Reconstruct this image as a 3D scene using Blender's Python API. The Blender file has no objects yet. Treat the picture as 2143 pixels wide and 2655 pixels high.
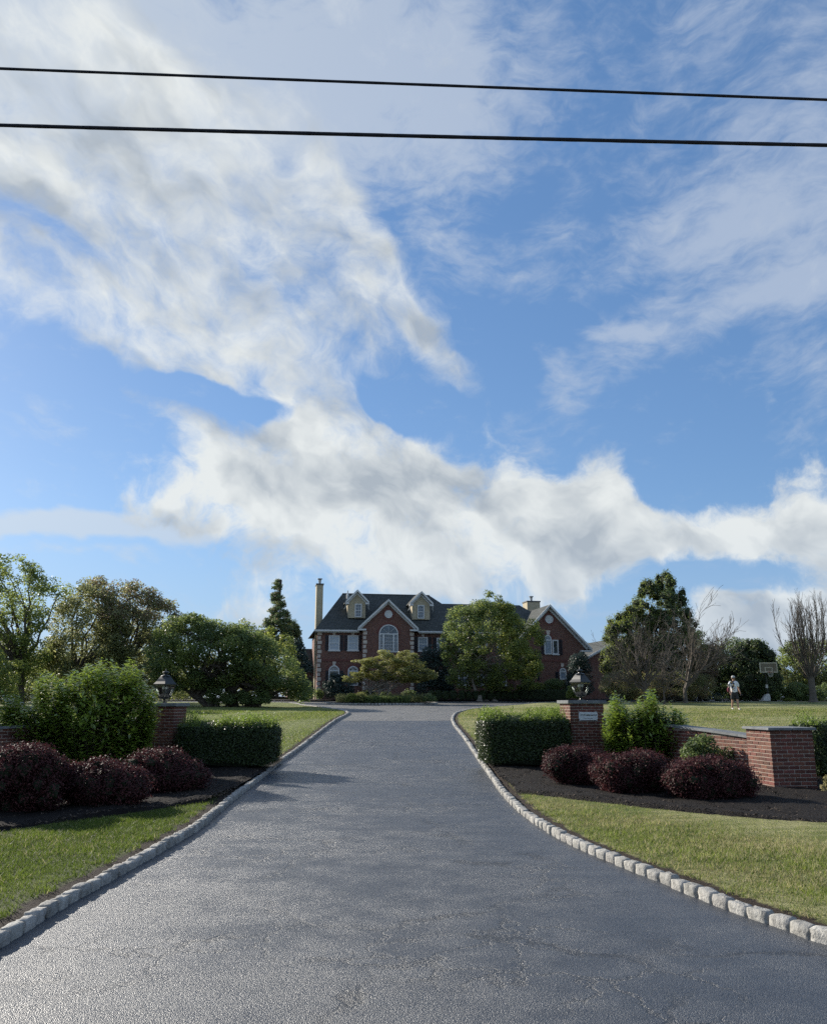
import bpy, bmesh, math, random
import numpy as np
from mathutils import Vector, Matrix, Euler
from mathutils.bvhtree import BVHTree

SC = bpy.context.scene
COL = SC.collection
R = math.radians
PI = math.pi

# ------------------------------------------------------------------ camera
FPX, CX, CY, TILT = 2200.0, 1071.5, 1327.5, R(12.6)
EYE = 1.6
cam_d = bpy.data.cameras.new('camera')
cam = bpy.data.objects.new('camera', cam_d)
COL.objects.link(cam)
cam.location = (0, 0, EYE)
cam.rotation_euler = (R(90) + TILT, 0, 0)
cam_d.sensor_fit = 'HORIZONTAL'
cam_d.sensor_width = 36
cam_d.lens = 36 * FPX / 2143
cam_d.clip_end = 4000
cam_d.clip_start = 0.1
SC.camera = cam

# ------------------------------------------------------------------ sun and sky
SUN_AZ, SUN_EL = -48.0, 24.0           # degrees left of the view direction, elevation
sd = Vector((math.sin(R(SUN_AZ)) * math.cos(R(SUN_EL)), math.cos(R(SUN_AZ)) * math.cos(R(SUN_EL)), math.sin(R(SUN_EL))))
sun_d = bpy.data.lights.new('sun', 'SUN')
sun = bpy.data.objects.new('sun', sun_d)
COL.objects.link(sun)
sun_d.energy = 5.0
sun_d.angle = R(0.6)
sun_d.color = (1.0, 0.93, 0.82)
sun.rotation_euler = sd.to_track_quat('Z', 'Y').to_euler()
SC.view_settings.view_transform = 'Standard'
SC.view_settings.look = 'None'
SC.view_settings.gamma = 1
SC.view_settings.exposure = 0.55
SC.view_settings.use_curve_mapping = False


class NT:
    """small helper to write node trees"""
    def __init__(s, tree):
        s.t = tree
    def n(s, typ, **kw):
        nd = s.t.nodes.new(typ)
        for k, v in kw.items():
            setattr(nd, k, v)
        return nd
    def put(s, sock, v):
        if v is None:
            return
        if isinstance(v, bpy.types.NodeSocket):
            s.t.links.new(v, sock)
        else:
            if sock.type in ('RGBA',) and len(v) == 3:
                v = (*v, 1)
            sock.default_value = v
    def m(s, op, a, b=None, c=None, clamp=False):
        nd = s.n('ShaderNodeMath', operation=op, use_clamp=clamp)
        s.put(nd.inputs[0], a); s.put(nd.inputs[1], b); s.put(nd.inputs[2], c)
        return nd.outputs[0]
    def vm(s, op, a, b=None, scale=None):
        nd = s.n('ShaderNodeVectorMath', operation=op)
        s.put(nd.inputs[0], a); s.put(nd.inputs[1], b)
        if scale is not None:
            s.put(nd.inputs['Scale'], scale)
        return nd.outputs['Value'] if op in ('LENGTH', 'DOT_PRODUCT') else nd.outputs[0]
    def mapr(s, v, a, b, c=0.0, d=1.0, smooth=False):
        nd = s.n('ShaderNodeMapRange', interpolation_type='SMOOTHSTEP' if smooth else 'LINEAR')
        for i, x in enumerate((v, a, b, c, d)):
            s.put(nd.inputs[i], x)
        return nd.outputs[0]
    def mix(s, f, a, b, blend='MIX'):
        nd = s.n('ShaderNodeMix', data_type='RGBA', blend_type=blend)
        s.put(nd.inputs[0], f); s.put(nd.inputs[6], a); s.put(nd.inputs[7], b)
        return nd.outputs[2]
    def noise(s, vec, scale, detail=4, rough=0.55, dist=0.0, dim='3D', out=0, typ='FBM'):
        nd = s.n('ShaderNodeTexNoise', noise_dimensions=dim)
        nd.noise_type = typ
        s.put(nd.inputs['Vector'], vec)
        nd.inputs['Scale'].default_value = scale
        nd.inputs['Detail'].default_value = detail
        nd.inputs['Roughness'].default_value = rough
        nd.inputs['Distortion'].default_value = dist
        return nd.outputs[out]
    def mapping(s, vec, loc=(0, 0, 0), rot=(0, 0, 0), sc=(1, 1, 1), typ='POINT'):
        nd = s.n('ShaderNodeMapping', vector_type=typ)
        s.put(nd.inputs['Vector'], vec)
        nd.inputs['Location'].default_value = loc
        nd.inputs['Rotation'].default_value = rot
        nd.inputs['Scale'].default_value = sc
        return nd.outputs[0]


def px_dir(px, py):
    u, v = px - CX, py - CY
    return Vector((u, FPX * math.cos(TILT) + v * math.sin(TILT), FPX * math.sin(TILT) - v * math.cos(TILT))).normalized()


def at(px, py, Y):
    """point on the ray through a photo pixel at distance Y ahead"""
    d = px_dir(px, py)
    return Vector((0, 0, EYE)) + d * (Y / d.y)


world = bpy.data.worlds.new("World")
SC.world = world
world.use_nodes = True
world.node_tree.nodes.clear()
w = NT(world.node_tree)
tc = w.n('ShaderNodeTexCoord').outputs['Generated']
sky = w.n('ShaderNodeTexSky', sky_type='NISHITA')
sky.sun_disc = False
sky.sun_elevation = R(SUN_EL)
sky.sun_rotation = R(SUN_AZ)
sky.altitude = 100
sky.air_density = 1.0
sky.dust_density = 0.3
sky.ozone_density = 3.5
sep = w.n('ShaderNodeSeparateXYZ'); w.put(sep.inputs[0], tc)
dx, dy, dz = sep.outputs
elv = w.m('ARCSINE', dz)
azm = w.m('ARCTAN2', dx, dy)
ccel = w.m('SQRT', w.m('SUBTRACT', 1.0, w.m('MULTIPLY', dz, dz)))
cmb = w.n('ShaderNodeCombineXYZ'); w.put(cmb.inputs[0], w.m('MULTIPLY', azm, ccel)); w.put(cmb.inputs[1], elv)
AE = cmb.outputs[0]                         # azimuth x cos(elevation), elevation : radians
# planar cloud-sheet coordinates
zz = w.m('ADD', w.m('MAXIMUM', dz, 0.0), 0.14)
cm2 = w.n('ShaderNodeCombineXYZ'); w.put(cm2.inputs[0], w.m('DIVIDE', dx, zz)); w.put(cm2.inputs[1], w.m('DIVIDE', dy, zz))
PL = cm2.outputs[0]

def warp(vec, scale, amt, detail=3):
    c = w.noise(vec, scale, detail, 0.6, out=1)
    o = w.vm('SCALE', w.vm('SUBTRACT', c, (0.5, 0.5, 0.5)), scale=amt)
    return w.vm('ADD', vec, o)

def blobs(vec, items):
    """sum of soft ellipses: (x, y, rx, ry, rot deg, weight), photo-display units -> angles"""
    acc = None
    for (x, y, rx, ry, rot, wt) in items:
        d = px_dir(x * 1.2344, y * 1.2344)
        e = math.asin(d.z); a = math.atan2(d.x, d.y) * math.cos(e)
        k = 1.2344 / FPX * 1.08
        mp = w.mapping(vec, (a, e, 0), (0, 0, R(-rot)), (rx * k, ry * k, 1), 'TEXTURE')
        g = w.n('ShaderNodeTexGradient', gradient_type='SPHERICAL'); w.put(g.inputs[0], mp)
        acc = w.m('MULTIPLY', g.outputs['Fac'], wt) if acc is None else w.m('MULTIPLY_ADD', g.outputs['Fac'], wt, acc)
    return acc

AEw = warp(warp(AE, 5.0, 0.10), 22.0, 0.020)
# heavy cloud
heavy = [
 (400, 1075, 170, 60, 0, .6), (640, 1020, 330, 180, 8, 1.3), (900, 990, 290, 150, 12, 1.15), (700, 890, 170, 90, 25, .8), (500, 1060, 230, 90, -5, .75),
 (1000, 1120, 430, 150, 8, 1.2), (1240, 1080, 150, 140, 10, 1.25), (1400, 1000, 120, 90, 0, -.8), (1540, 1220, 200, 40, 0, -1.0), (1330, 1140, 160, 80, 0, .6), (840, 1210, 420, 60, 5, .7), (1160, 1175, 240, 50, -4, .5),
 (420, 1080, 150, 60, -10, .7), (1680, 1110, 200, 140, 0, 1.0), (1440, 1130, 220, 60, 5, .7), (1700, 1310, 300, 130, 0, 1.25), (1560, 1290, 120, 90, 0, .7),
 (330, 862, 120, 42, 28, .75),
 (450, 640, 480, 130, 30, 1.15), (180, 600, 330, 110, 26, 1.0), (230, 690, 330, 90, 28, .85), (370, 760, 240, 60, 25, .7), (600, 730, 330, 80, 38, .75), (60, 640, 150, 60, 10, .3),
 (930, 760, 220, 50, 50, 1.0), (850, 640, 160, 60, 60, .6), (400, 430, 430, 170, 15, 1.0), (120, 300, 560, 250, 0, 1.3), (300, 120, 520, 150, 10, .55), (560, 340, 260, 120, 30, .5), (640, 470, 330, 110, 58, .75), (760, 480, 240, 50, 62, .55),
 (480, 845, 200, 34, 8, -1.5), (700, 880, 170, 95, 20, 1.1), (570, 950, 200, 90, 0, .5), (860, 850, 150, 60, 10, -1.8), (830, 840, 90, 40, 20, -.6), (420, 830, 110, 50, 20, -.8), (470, 250, 500, 70, 5, -.35), (110, 470, 160, 50, 30, -1.2), (330, 500, 220, 30, 40, -.35), (590, 310, 60, 70, 20, -.8), (640, 560, 150, 22, 62, -.4), (260, 690, 120, 24, 40, -.4), (730, 640, 210, 120, 50, .9), (690, 400, 260, 70, 68, .7), (120, 180, 300, 200, 0, .5), (60, 860, 260, 120, 0, -.4),
 (20, 1200, 260, 100, 0, -.5),(1020,1030,40,90,10,-.25),(400,740,60,40,0,.1), (900, 1000, 60, 200, 0, .15),
 (1230, 1225, 80, 22, 0, .38), (600, 1260, 260, 60, 0, .5), (520, 1300, 200, 50, 0, .55),
]
thin = [
 (350, 150, 800, 330, 0, 1.7), (820, 100, 330, 200, 60, .7), (960, 120, 60, 160, 10, .45), (1130, 60, 130, 180, 0, .35),
 (1660, 160, 330, 400, 0, .7), (1560, 380, 400, 160, -10, .3), (1540, 470, 400, 95, -8, .7), (1580, 620, 380, 85, -12, 1.25),
 (1310, 690, 120, 20, 12, .8), (1700, 780, 120, 260, 0, .55), (1190, 800, 80, 80, 20, .8), (1140, 720, 60, 40, 20, .35), (1075, 885, 50, 45, 40, .5),
 (1080, 590, 170, 60, 8, .55), (940, 520, 110, 50, 25, .55), (1170, 490, 140, 40, -8, .5), (1200, 400, 60, 140, 15, .35),
 (170, 1108, 430, 30, 2, 2.2), (180, 1160, 300, 18, 0, .55), (280, 1190, 70, 14, 10, .5), (100, 870, 70, 50, 40, .35),
 (1130, 940, 40, 50, 30, .3), (1420, 1140, 300, 60, 0, .5), (1060, 700, 30, 90, 0, .1), (620, 1300, 300, 50, 0, .6),(1300,1300,500,40,0,.35),
 (1340, 850, 40, 30, 0, .3),
]
B = blobs(AEw, heavy)
T = blobs(warp(AE, 7.0, 0.06), thin)
stk = w.mapping(AEw, (0, 0, 0), (0, 0, R(-50)), (1.7, 0.72, 1.0), 'TEXTURE')      # texture drawn out along the wind
n1 = w.noise(stk, 5.4, 11, 0.62)
n2 = w.noise(AEw, 9.0, 8, 0.55)
n3 = w.noise(w.vm('ADD', AEw, (3.1, 1.7, 0)), 8.0, 10, 0.60)
low = w.mapr(elv, .24, .40, 1, 0, True)
nn = w.m('ADD', w.m('MULTIPLY', w.m('ADD', w.m('MULTIPLY', n1, 0.55), w.m('MULTIPLY', n2, 0.45)), w.m('SUBTRACT', 1.0, low)), w.m('MULTIPLY', w.m('ADD', w.m('MULTIPLY', n1, .25), w.m('MULTIPLY', n3, .75)), low))
offs = w.vm('ADD', stk, (-0.012, 0.045, 0))
shv = w.mapping(AEw, (0, 0, 0), (0, 0, R(-35)), (1.25, 0.85, 1.0), 'TEXTURE')
sh1 = w.noise(shv, 8.0, 5, 0.5)
n1s = w.noise(w.vm('ADD', shv, (-0.012, 0.035, 0)), 8.0, 5, 0.5)

# beyond the frame the sky goes on with an ordinary broken cloud cover
rest = w.m('MULTIPLY', w.noise(PL, 0.9, 3, 0.5), 0.9)
inframe = w.m('MULTIPLY', w.mapr(w.m('ABSOLUTE', azm), 0.5, 0.75, 1, 0, True), w.mapr(elv, 0.78, 1.0, 1, 0, True))
Bf = w.m('ADD', w.m('MULTIPLY', B, inframe), w.m('MULTIPLY', rest, w.m('SUBTRACT', 1.0, inframe)))
Dsum = w.m('ADD', w.m('MULTIPLY', w.m('MINIMUM', Bf, 1.0), 0.9), w.m('MULTIPLY', w.m('SUBTRACT', nn, 0.5), w.mapr(elv, .22, .42, 2.5, 3.2)))
Dh = w.mapr(Dsum, 0.22, 0.80, 0, 1, True)
edge = w.noise(AEw, 26.0, 7, 0.66)
soft = w.mapr(elv, .22, .42, 0.80, 1.35, True)
Dh2 = w.mapr(w.m('ADD', Dsum, w.m('MULTIPLY', w.m('SUBTRACT', edge, .5), 1.15)), 0.17, soft, 0, 0.95, True)
# thin layer: ripples and streaks
rip = w.noise(w.mapping(AEw, (0, 0, 0), (0, 0, R(25)), (1.0, 2.2, 1)), 30.0, 5, 0.62)
veil = w.noise(w.mapping(PL, (0, 0, 0), (0, 0, R(-20)), (1.6, 0.8, 1)), 3.0, 7, 0.6)
Tn = w.m('ADD', w.m('MULTIPLY', w.m('SUBTRACT', rip, .5), 1.3), w.m('MULTIPLY', w.m('SUBTRACT', veil, .5), 1.6))
Tf = w.m('ADD', w.m('MULTIPLY', T, inframe), w.m('MULTIPLY', w.m('SUBTRACT', 1.0, inframe), 0.35))
Dt = w.mapr(w.m('ADD', Tf, Tn), 0.05, 1.2, 0, 0.66, True)
# cloud shading
lit = w.m('ADD', w.m('MULTIPLY', w.m('SUBTRACT', sh1, n1s), 4.2), 0.62)
dens = w.mapr(Dsum, 0.45, 1.5, 0.20, -0.30)
lum = w.m('ADD', lit, dens, clamp=True)
ccol = w.mix(lum, (0.40, 0.45, 0.50), (0.78, 0.81, 0.80))
K = 9.3
skyc = w.n('ShaderNodeHueSaturation')
skyc.inputs['Saturation'].default_value = 0.98
skyc.inputs['Hue'].default_value = 0.499
skyc.inputs['Value'].default_value = 1.22
w.put(skyc.inputs['Color'], sky.outputs[0])
ck = w.vm('SCALE', ccol, scale=K)
tk = w.vm('SCALE', w.mix(w.mapr(azm, -.45, .25, 0, 1), (0.66, 0.71, 0.74), (0.50, 0.57, 0.68)), scale=K)
even = w.mix(0.42, skyc.outputs[0], tuple(K * v for v in (0.105, 0.265, 0.58)))
c1 = w.mix(Dt, even, tk)
c2 = w.mix(Dh2, c1, ck)
# pale haze close to the horizon
hz = w.mapr(elv, 0.0, 0.24, 0.62, 0.0, True)
c3 = w.mix(w.m('MULTIPLY', hz, w.m('SUBTRACT', 1.0, w.m('MULTIPLY', Dh2, .6))), c2, tuple(K * v for v in (0.31, 0.46, 0.70)))
bg = w.n('ShaderNodeBackground')
bg.inputs['Strength'].default_value = 0.078
w.put(bg.inputs[0], c3)
wo = w.n('ShaderNodeOutputWorld')
w.put(wo.inputs[0], bg.outputs[0])
world.cycles.sampling_method = 'MANUAL'
world.cycles.sample_map_resolution = 512
SC.cycles.use_denoising = False
SC.cycles.use_adaptive_sampling = True
SC.cycles.adaptive_threshold = 0.015
SC.cycles.max_bounces = 7
SC.cycles.diffuse_bounces = 2
SC.cycles.glossy_bounces = 3
SC.cycles.transmission_bounces = 5
SC.cycles.transparent_max_bounces = 8

# ------------------------------------------------------------------ helpers
RNG = np.random.default_rng(7)
random.seed(7)
_hy = [-60, 0, 18, 24, 30, 36, 42, 48, 60, 72, 80, 120, 400, 3000]
_hz = [0, 0, 0.0, .17, .50, .82, 1.0, 1.1, 1.33, 1.58, 1.72, 2.0, 2.3, 2.3]
_ys = np.arange(-60, 3000, .5)
_raw = np.interp(_ys, _hy, _hz)
_zs = np.convolve(np.pad(_raw, 5, mode='edge'), np.ones(11) / 11, mode='valid')


def h(y):
    return float(np.interp(y, _ys, _zs))


def hv(y):
    return np.interp(y, _ys, _zs)


def gp(px, py, off=0.0):
    """point of the ground seen at a photo pixel"""
    d = px_dir(px, py)
    lo, hi = 1.0, 400.0
    ts = np.arange(1.0, 200.0, 0.02)
    z = EYE + ts / d.y * d.z
    ok = np.nonzero(z <= hv(ts) + off)[0]
    Y = ts[ok[0]] if len(ok) else 200.0
    return Vector((d.x / d.y * Y, Y, h(Y) + off))


def obj(name, me, mat=None, parent=None, loc=None):
    o = bpy.data.objects.new(name, me)
    COL.objects.link(o)
    if mat is not None and not me.materials:
        me.materials.append(mat)
    if parent is not None:
        o.parent = parent
    if loc is not None:
        o.location = loc
    return o


def tag(o, label=None, cat=None, group=None, kind=None):
    for k, v in (('label', label), ('category', cat), ('group', group), ('kind', kind)):
        if v:
            o[k] = v
    return o


def thing(name, label, cat, loc=(0, 0, 0), rz=0.0, group=None):
    o = bpy.data.objects.new(name, None)
    COL.objects.link(o)
    o.empty_display_size = 0.2
    o.location = loc
    o.rotation_euler = (0, 0, rz)
    return tag(o, label, cat, group)


def mesh(name, v, f, smooth=False):
    me = bpy.data.meshes.new(name)
    me.from_pydata([tuple(p) for p in v], [], [tuple(q) for q in f])
    if smooth:
        me.shade_smooth()
    me.update()
    return me


def mesh_np(name, V, F, attrs=None, smooth=False):
    """V (n,3), F (m,k) with k constant"""
    me = bpy.data.meshes.new(name)
    n, (m, k) = len(V), F.shape
    me.vertices.add(n)
    me.vertices.foreach_set('co', np.ascontiguousarray(V, dtype=np.float32).ravel())
    me.loops.add(m * k)
    me.loops.foreach_set('vertex_index', np.ascontiguousarray(F, dtype=np.int32).ravel())
    me.polygons.add(m)
    me.polygons.foreach_set('loop_start', np.arange(0, m * k, k, dtype=np.int32))
    me.update(calc_edges=True)
    if attrs:
        for an, av in attrs.items():
            a = me.attributes.new(an, 'FLOAT', 'POINT')
            a.data.foreach_set('value', np.ascontiguousarray(av, dtype=np.float32))
    if smooth:
        me.shade_smooth()
    return me


class MB:
    """collects simple solids into one mesh"""
    def __init__(s):
        s.v, s.f = [], []
    def add(s, vs, fs):
        b = len(s.v)
        s.v += [tuple(p) for p in vs]
        s.f += [tuple(i + b for i in q) for q in fs]
    def box(s, x0, x1, y0, y1, z0, z1, M=None):
        vs = [Vector(p) for p in ((x0, y0, z0), (x1, y0, z0), (x1, y1, z0), (x0, y1, z0), (x0, y0, z1), (x1, y0, z1), (x1, y1, z1), (x0, y1, z1))]
        if M is not None:
            vs = [M @ p for p in vs]
        s.add(vs, [(0, 3, 2, 1), (4, 5, 6, 7), (0, 1, 5, 4), (1, 2, 6, 5), (2, 3, 7, 6), (3, 0, 4, 7)])
        return s
    def prism(s, pts, y0, y1):
        """outline in x,z pushed from y0 to y1"""
        n = len(pts)
        s.add([(x, y0, z) for x, z in pts] + [(x, y1, z) for x, z in pts],
              [tuple(range(n)), tuple(range(2 * n - 1, n - 1, -1))] + [(i, i + n, (i + 1) % n + n, (i + 1) % n) for i in range(n)])
        return s
    def tube(s, pts, rad, n=6, cap=True):
        pts = [Vector(p) for p in pts]
        if not hasattr(rad, '__len__'):
            rad = [rad] * len(pts)
        vs, fs = [], []
        ref = Vector((0.31, 0.2, 0.93))
        for i, p in enumerate(pts):
            t = (pts[min(i + 1, len(pts) - 1)] - pts[max(i - 1, 0)])
            t = t.normalized() if t.length > 1e-9 else Vector((0, 0, 1))
            a = t.cross(ref)
            if a.length < 0.05:
                a = t.cross(Vector((1, 0, 0)))
            a.normalize(); b = t.cross(a)
            for k in range(n):
                an = 2 * PI * k / n
                vs.append(p + (a * math.cos(an) + b * math.sin(an)) * rad[i])
        for i in range(len(pts) - 1):
            for k in range(n):
                k2 = (k + 1) % n
                fs.append((i * n + k, i * n + k2, (i + 1) * n + k2, (i + 1) * n + k))
        if cap:
            fs.append(tuple(range(n - 1, -1, -1)))
            fs.append(tuple(range((len(pts) - 1) * n, len(pts) * n)))
        s.add(vs, fs)
        return s
    def lathe(s, prof, n=16, c=(0, 0, 0), ang0=0.0):
        vs, fs = [], []
        for r, z in prof:
            for k in range(n):
                a = 2 * PI * k / n + ang0
                vs.append((c[0] + r * math.cos(a), c[1] + r * math.sin(a), c[2] + z))
        for i in range(len(prof) - 1):
            for k in range(n):
                k2 = (k + 1) % n
                fs.append((i * n + k, i * n + k2, (i + 1) * n + k2, (i + 1) * n + k))
        fs.append(tuple(range(n - 1, -1, -1)))
        fs.append(tuple(range((len(prof) - 1) * n, len(prof) * n)))
        s.add(vs, fs)
        return s
    def build(s, name, mat, parent=None, loc=None, smooth=False):
        return obj(name, mesh(name, s.v, s.f, smooth), mat, parent, loc)


def new_mat(name):
    m = bpy.data.materials.new(name)
    m.use_nodes = True
    m.node_tree.nodes.clear()
    t = NT(m.node_tree)
    out = t.n('ShaderNodeOutputMaterial')
    return m, t, out


def bump(t, height, strength, dist):
    b = t.n('ShaderNodeBump')
    b.inputs['Strength'].default_value = strength
    b.inputs['Distance'].default_value = dist
    t.put(b.inputs['Height'], height)
    return b.outputs[0]


def pbr(t, out, col, rough=0.6, normal=None, spec=0.5, metal=0.0, **kw):
    p = t.n('ShaderNodeBsdfPrincipled')
    t.put(p.inputs['Base Color'], col)
    t.put(p.inputs['Roughness'], rough)
    t.put(p.inputs['Specular IOR Level'], spec)
    t.put(p.inputs['Metallic'], metal)
    if normal is not None:
        t.put(p.inputs['Normal'], normal)
    for k, v in kw.items():
        t.put(p.inputs[k], v)
    t.put(out.inputs[0], p.outputs[0])
    return p


def tcoord(t, which='Object'):
    return t.n('ShaderNodeTexCoord').outputs[which]


def rough_mat(name, c0, c1, scale=6.0, rough=0.7, bscale=60.0, bstr=0.4, bdist=0.004, coord='Object', spec=0.4, objvar=0.0, metal=0.0):
    """two-tone mottled surface with fine relief; objvar varies brightness from object to object"""
    m, t, out = new_mat(name)
    co = tcoord(t, coord)
    if objvar:
        oi = t.n('ShaderNodeObjectInfo')
        co = t.vm('ADD', co, t.vm('SCALE', oi.outputs['Location'], scale=3.0))
    a = t.noise(co, scale, 5, 0.6)
    col = t.mix(t.mapr(a, .3, .7), c0, c1)
    if objvar:
        r = oi.outputs['Random']
        hs = t.n('ShaderNodeHueSaturation')
        t.put(hs.inputs['Color'], col)
        t.put(hs.inputs['Value'], t.mapr(r, 0, 1, 1 - objvar, 1 + objvar))
        t.put(hs.inputs['Hue'], t.mapr(t.m('FRACT', t.m('MULTIPLY', r, 7.3)), 0, 1, .49, .51))
        col = hs.outputs[0]
    b = bump(t, t.noise(co, bscale, 4, 0.65), bstr, bdist) if bstr else None
    pbr(t, out, col, rough, b, spec, metal)
    return m


# ------------------------------------------------------------------ ground materials
def asphalt_material():
    m, t, out = new_mat('sealed_asphalt')
    co = tcoord(t)
    sp = t.n('ShaderNodeSeparateXYZ'); t.put(sp.inputs[0], co)
    big = t.noise(co, 0.35, 5, 0.6)
    mid = t.noise(co, 2.2, 6, 0.65)
    str_ = t.noise(t.mapping(co, sc=(0.35, 3.0, 1)), 1.2, 5, 0.6)
    vor = t.n('ShaderNodeTexVoronoi', feature='F1'); t.put(vor.inputs['Vector'], co)
    vor.inputs['Scale'].default_value = 140
    fine = t.noise(co, 260, 2, 0.6)
    grit = t.m('ADD', t.m('MULTIPLY', vor.outputs['Distance'], -1.2), t.m('MULTIPLY', fine, 0.5))
    # seal coat fills the surface in places and leaves it coarse in others
    coarse = t.mapr(t.m('ADD', t.m('MULTIPLY', big, .6), t.m('MULTIPLY', mid, .4)), .40, .60, .6, 1.0, True)
    # old surface beyond the seam
    old = t.mapr(t.m('ADD', sp.outputs[1], t.m('MULTIPLY', t.m('SUBTRACT', mid, .5), .25)), 36.25, 36.45, 0, 1)
    base = t.mix(t.mapr(mid, .3, .7), (0.020, 0.026, 0.038), (0.038, 0.046, 0.060))
    base = t.mix(t.mapr(str_, .5, .75, 0, .3), base, (0.085, 0.092, 0.105))
    vc = t.n('ShaderNodeSeparateColor'); t.put(vc.inputs[0], vor.outputs['Color'])
    base = t.mix(t.m('MULTIPLY', t.mapr(vc.outputs[0], .55, 1.0, 0, .5), coarse), base, (0.19, 0.195, 0.20))
    base = t.mix(old, base, t.mix(t.mapr(mid, .3, .7), (0.10, 0.098, 0.092), (0.15, 0.145, 0.135)))
    # a few hair cracks that wander over the surface
    cr = t.n('ShaderNodeTexVoronoi', feature='DISTANCE_TO_EDGE')
    t.put(cr.inputs['Vector'], t.vm('ADD', co, t.vm('SCALE', t.noise(co, 1.4, 6, .7, out=1), scale=1.1)))
    cr.inputs['Scale'].default_value = 0.42
    crm = t.m('MULTIPLY', t.mapr(cr.outputs['Distance'], 0.004, 0.030, 1, 0), t.mapr(t.noise(co, .9, 3, .5), .42, .58, 0, 1))
    cr2 = t.n('ShaderNodeTexVoronoi', feature='DISTANCE_TO_EDGE')
    t.put(cr2.inputs['Vector'], t.vm('ADD', co, t.vm('SCALE', t.noise(co, 2.6, 6, .7, out=1), scale=.6)))
    cr2.inputs['Scale'].default_value = 1.5
    crb = t.m('MULTIPLY', t.mapr(cr2.outputs['Distance'], 0.004, 0.032, 1, 0), t.mapr(t.noise(t.vm('ADD', co, (9, 4, 0)), .55, 3, .5), .50, .60, 0, .8))
    crm = t.m('MAXIMUM', crm, crb)
    base = t.mix(t.m('MULTIPLY', crm, .85), base, (0.012, 0.013, 0.016))
    # straight cold joints across the drive and pale scuffs left by tyres
    wob = t.m('ADD', sp.outputs[1], t.m('MULTIPLY', t.noise(t.mapping(co, sc=(1, .05, 1)), .8, 4, .6), .35))
    for yj, wj in ((18.6, .03), (15.1, .02), (25.0, .03)):
        jn = t.mapr(t.m('ABSOLUTE', t.m('SUBTRACT', wob, yj)), wj * .4, wj, 1, 0)
        base = t.mix(t.m('MULTIPLY', t.m('MULTIPLY', jn, .6), t.mapr(t.noise(co, 1.1, 3, .6), .4, .6)), base, (0.13, 0.135, 0.14))
    sc_ = t.noise(t.mapping(co, rot=(0, 0, .25), sc=(5.0, .35, 1)), 1.0, 6, .7)
    base = t.mix(t.mapr(sc_, .62, .72, 0, .45), base, (0.14, 0.145, 0.15))
    hgt = t.m('SUBTRACT', t.m('MULTIPLY', grit, coarse), t.m('MULTIPLY', crm, 1.0))
    nrm = bump(t, hgt, 1.0, 0.0062)
    b2 = t.n('ShaderNodeBump'); b2.inputs['Strength'].default_value = .2; b2.inputs['Distance'].default_value = .006
    t.put(b2.inputs['Height'], t.noise(co, 5.0, 3, .5)); t.put(b2.inputs['Normal'], nrm)
    ro = t.mapr(mid, .3, .7, .415, .44)
    ro = t.m('ADD', ro, t.m('MULTIPLY', old, .18))
    pbr(t, out, base, ro, b2.outputs[0], .68)
    return m


def lawn_material():
    m, t, out = new_mat('lawn_turf')
    co = tcoord(t)
    at_ = t.n('ShaderNodeAttribute', attribute_name='dirt')
    dirt = t.m('ADD', at_.outputs['Fac'], t.m('MULTIPLY', t.m('SUBTRACT', t.noise(co, 9, 4, .6), .5), .9))
    a = t.noise(co, .55, 4, .6)
    b = t.noise(t.mapping(co, sc=(.45, 2.2, 1)), 1.3, 6, .65)
    c = t.noise(co, 18, 5, .7)
    g = t.mix(t.mapr(c, .35, .65), (0.055, 0.085, 0.014), (0.19, 0.225, 0.045))
    dry = t.mix(t.mapr(c, .3, .7), (0.27, 0.255, 0.10), (0.46, 0.42, 0.22))
    dr = t.mapr(t.m('ADD', t.m('MULTIPLY', a, .5), t.m('MULTIPLY', b, .5)), .42, .56, 0.05, .9, True)
    sp = t.n('ShaderNodeSeparateXYZ'); t.put(sp.inputs[0], co)
    # the open lawn on the right is drier than the one on the left
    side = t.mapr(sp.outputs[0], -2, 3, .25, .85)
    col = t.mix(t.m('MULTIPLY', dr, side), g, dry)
    near_left_val = t.mapr(sp.outputs[0], -2, 3, .62, 1.0)  # turf value lowered on the near left lawn
    near_left_val = t.m('MAXIMUM', near_left_val, t.mapr(sp.outputs[1], 19, 24, 0, 1))
    lc = t.n('ShaderNodeHueSaturation'); t.put(lc.inputs['Color'], col); t.put(lc.inputs['Value'], near_left_val); col = lc.outputs[0]
    soil = t.mix(t.noise(co, 30, 4, .7), (0.018, 0.012, 0.008), (0.05, 0.032, 0.021))
    col = t.mix(t.mapr(dirt, .42, .62, 0, 1), col, soil)
    nrm = bump(t, t.m('ADD', t.noise(co, 45, 4, .7), t.m('MULTIPLY', b, 2.0)), .9, .05)
    p = pbr(t, out, col, .85, nrm, .25)
    return m


def mulch_material():
    m, t, out = new_mat('shredded_bark_mulch')
    co = tcoord(t)
    v = t.n('ShaderNodeTexVoronoi'); t.put(v.inputs['Vector'], t.mapping(co, rot=(0, 0, .6), sc=(1, 2.4, 1)))
    v.inputs['Scale'].default_value = 22
    c = t.noise(co, 3, 5, .6)
    col = t.mix(t.noise(co, 40, 3, .7), (0.004, 0.0035, 0.0035), (0.020, 0.015, 0.013))
    col = t.mix(t.mapr(c, .5, .75, 0, .4), col, (0.032, 0.024, 0.019))
    nrm = bump(t, t.m('ADD', v.outputs['Distance'], t.noise(co, 60, 4, .7)), 1.0, .03)
    pbr(t, out, col, .9, nrm, .2)
    return m


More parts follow.
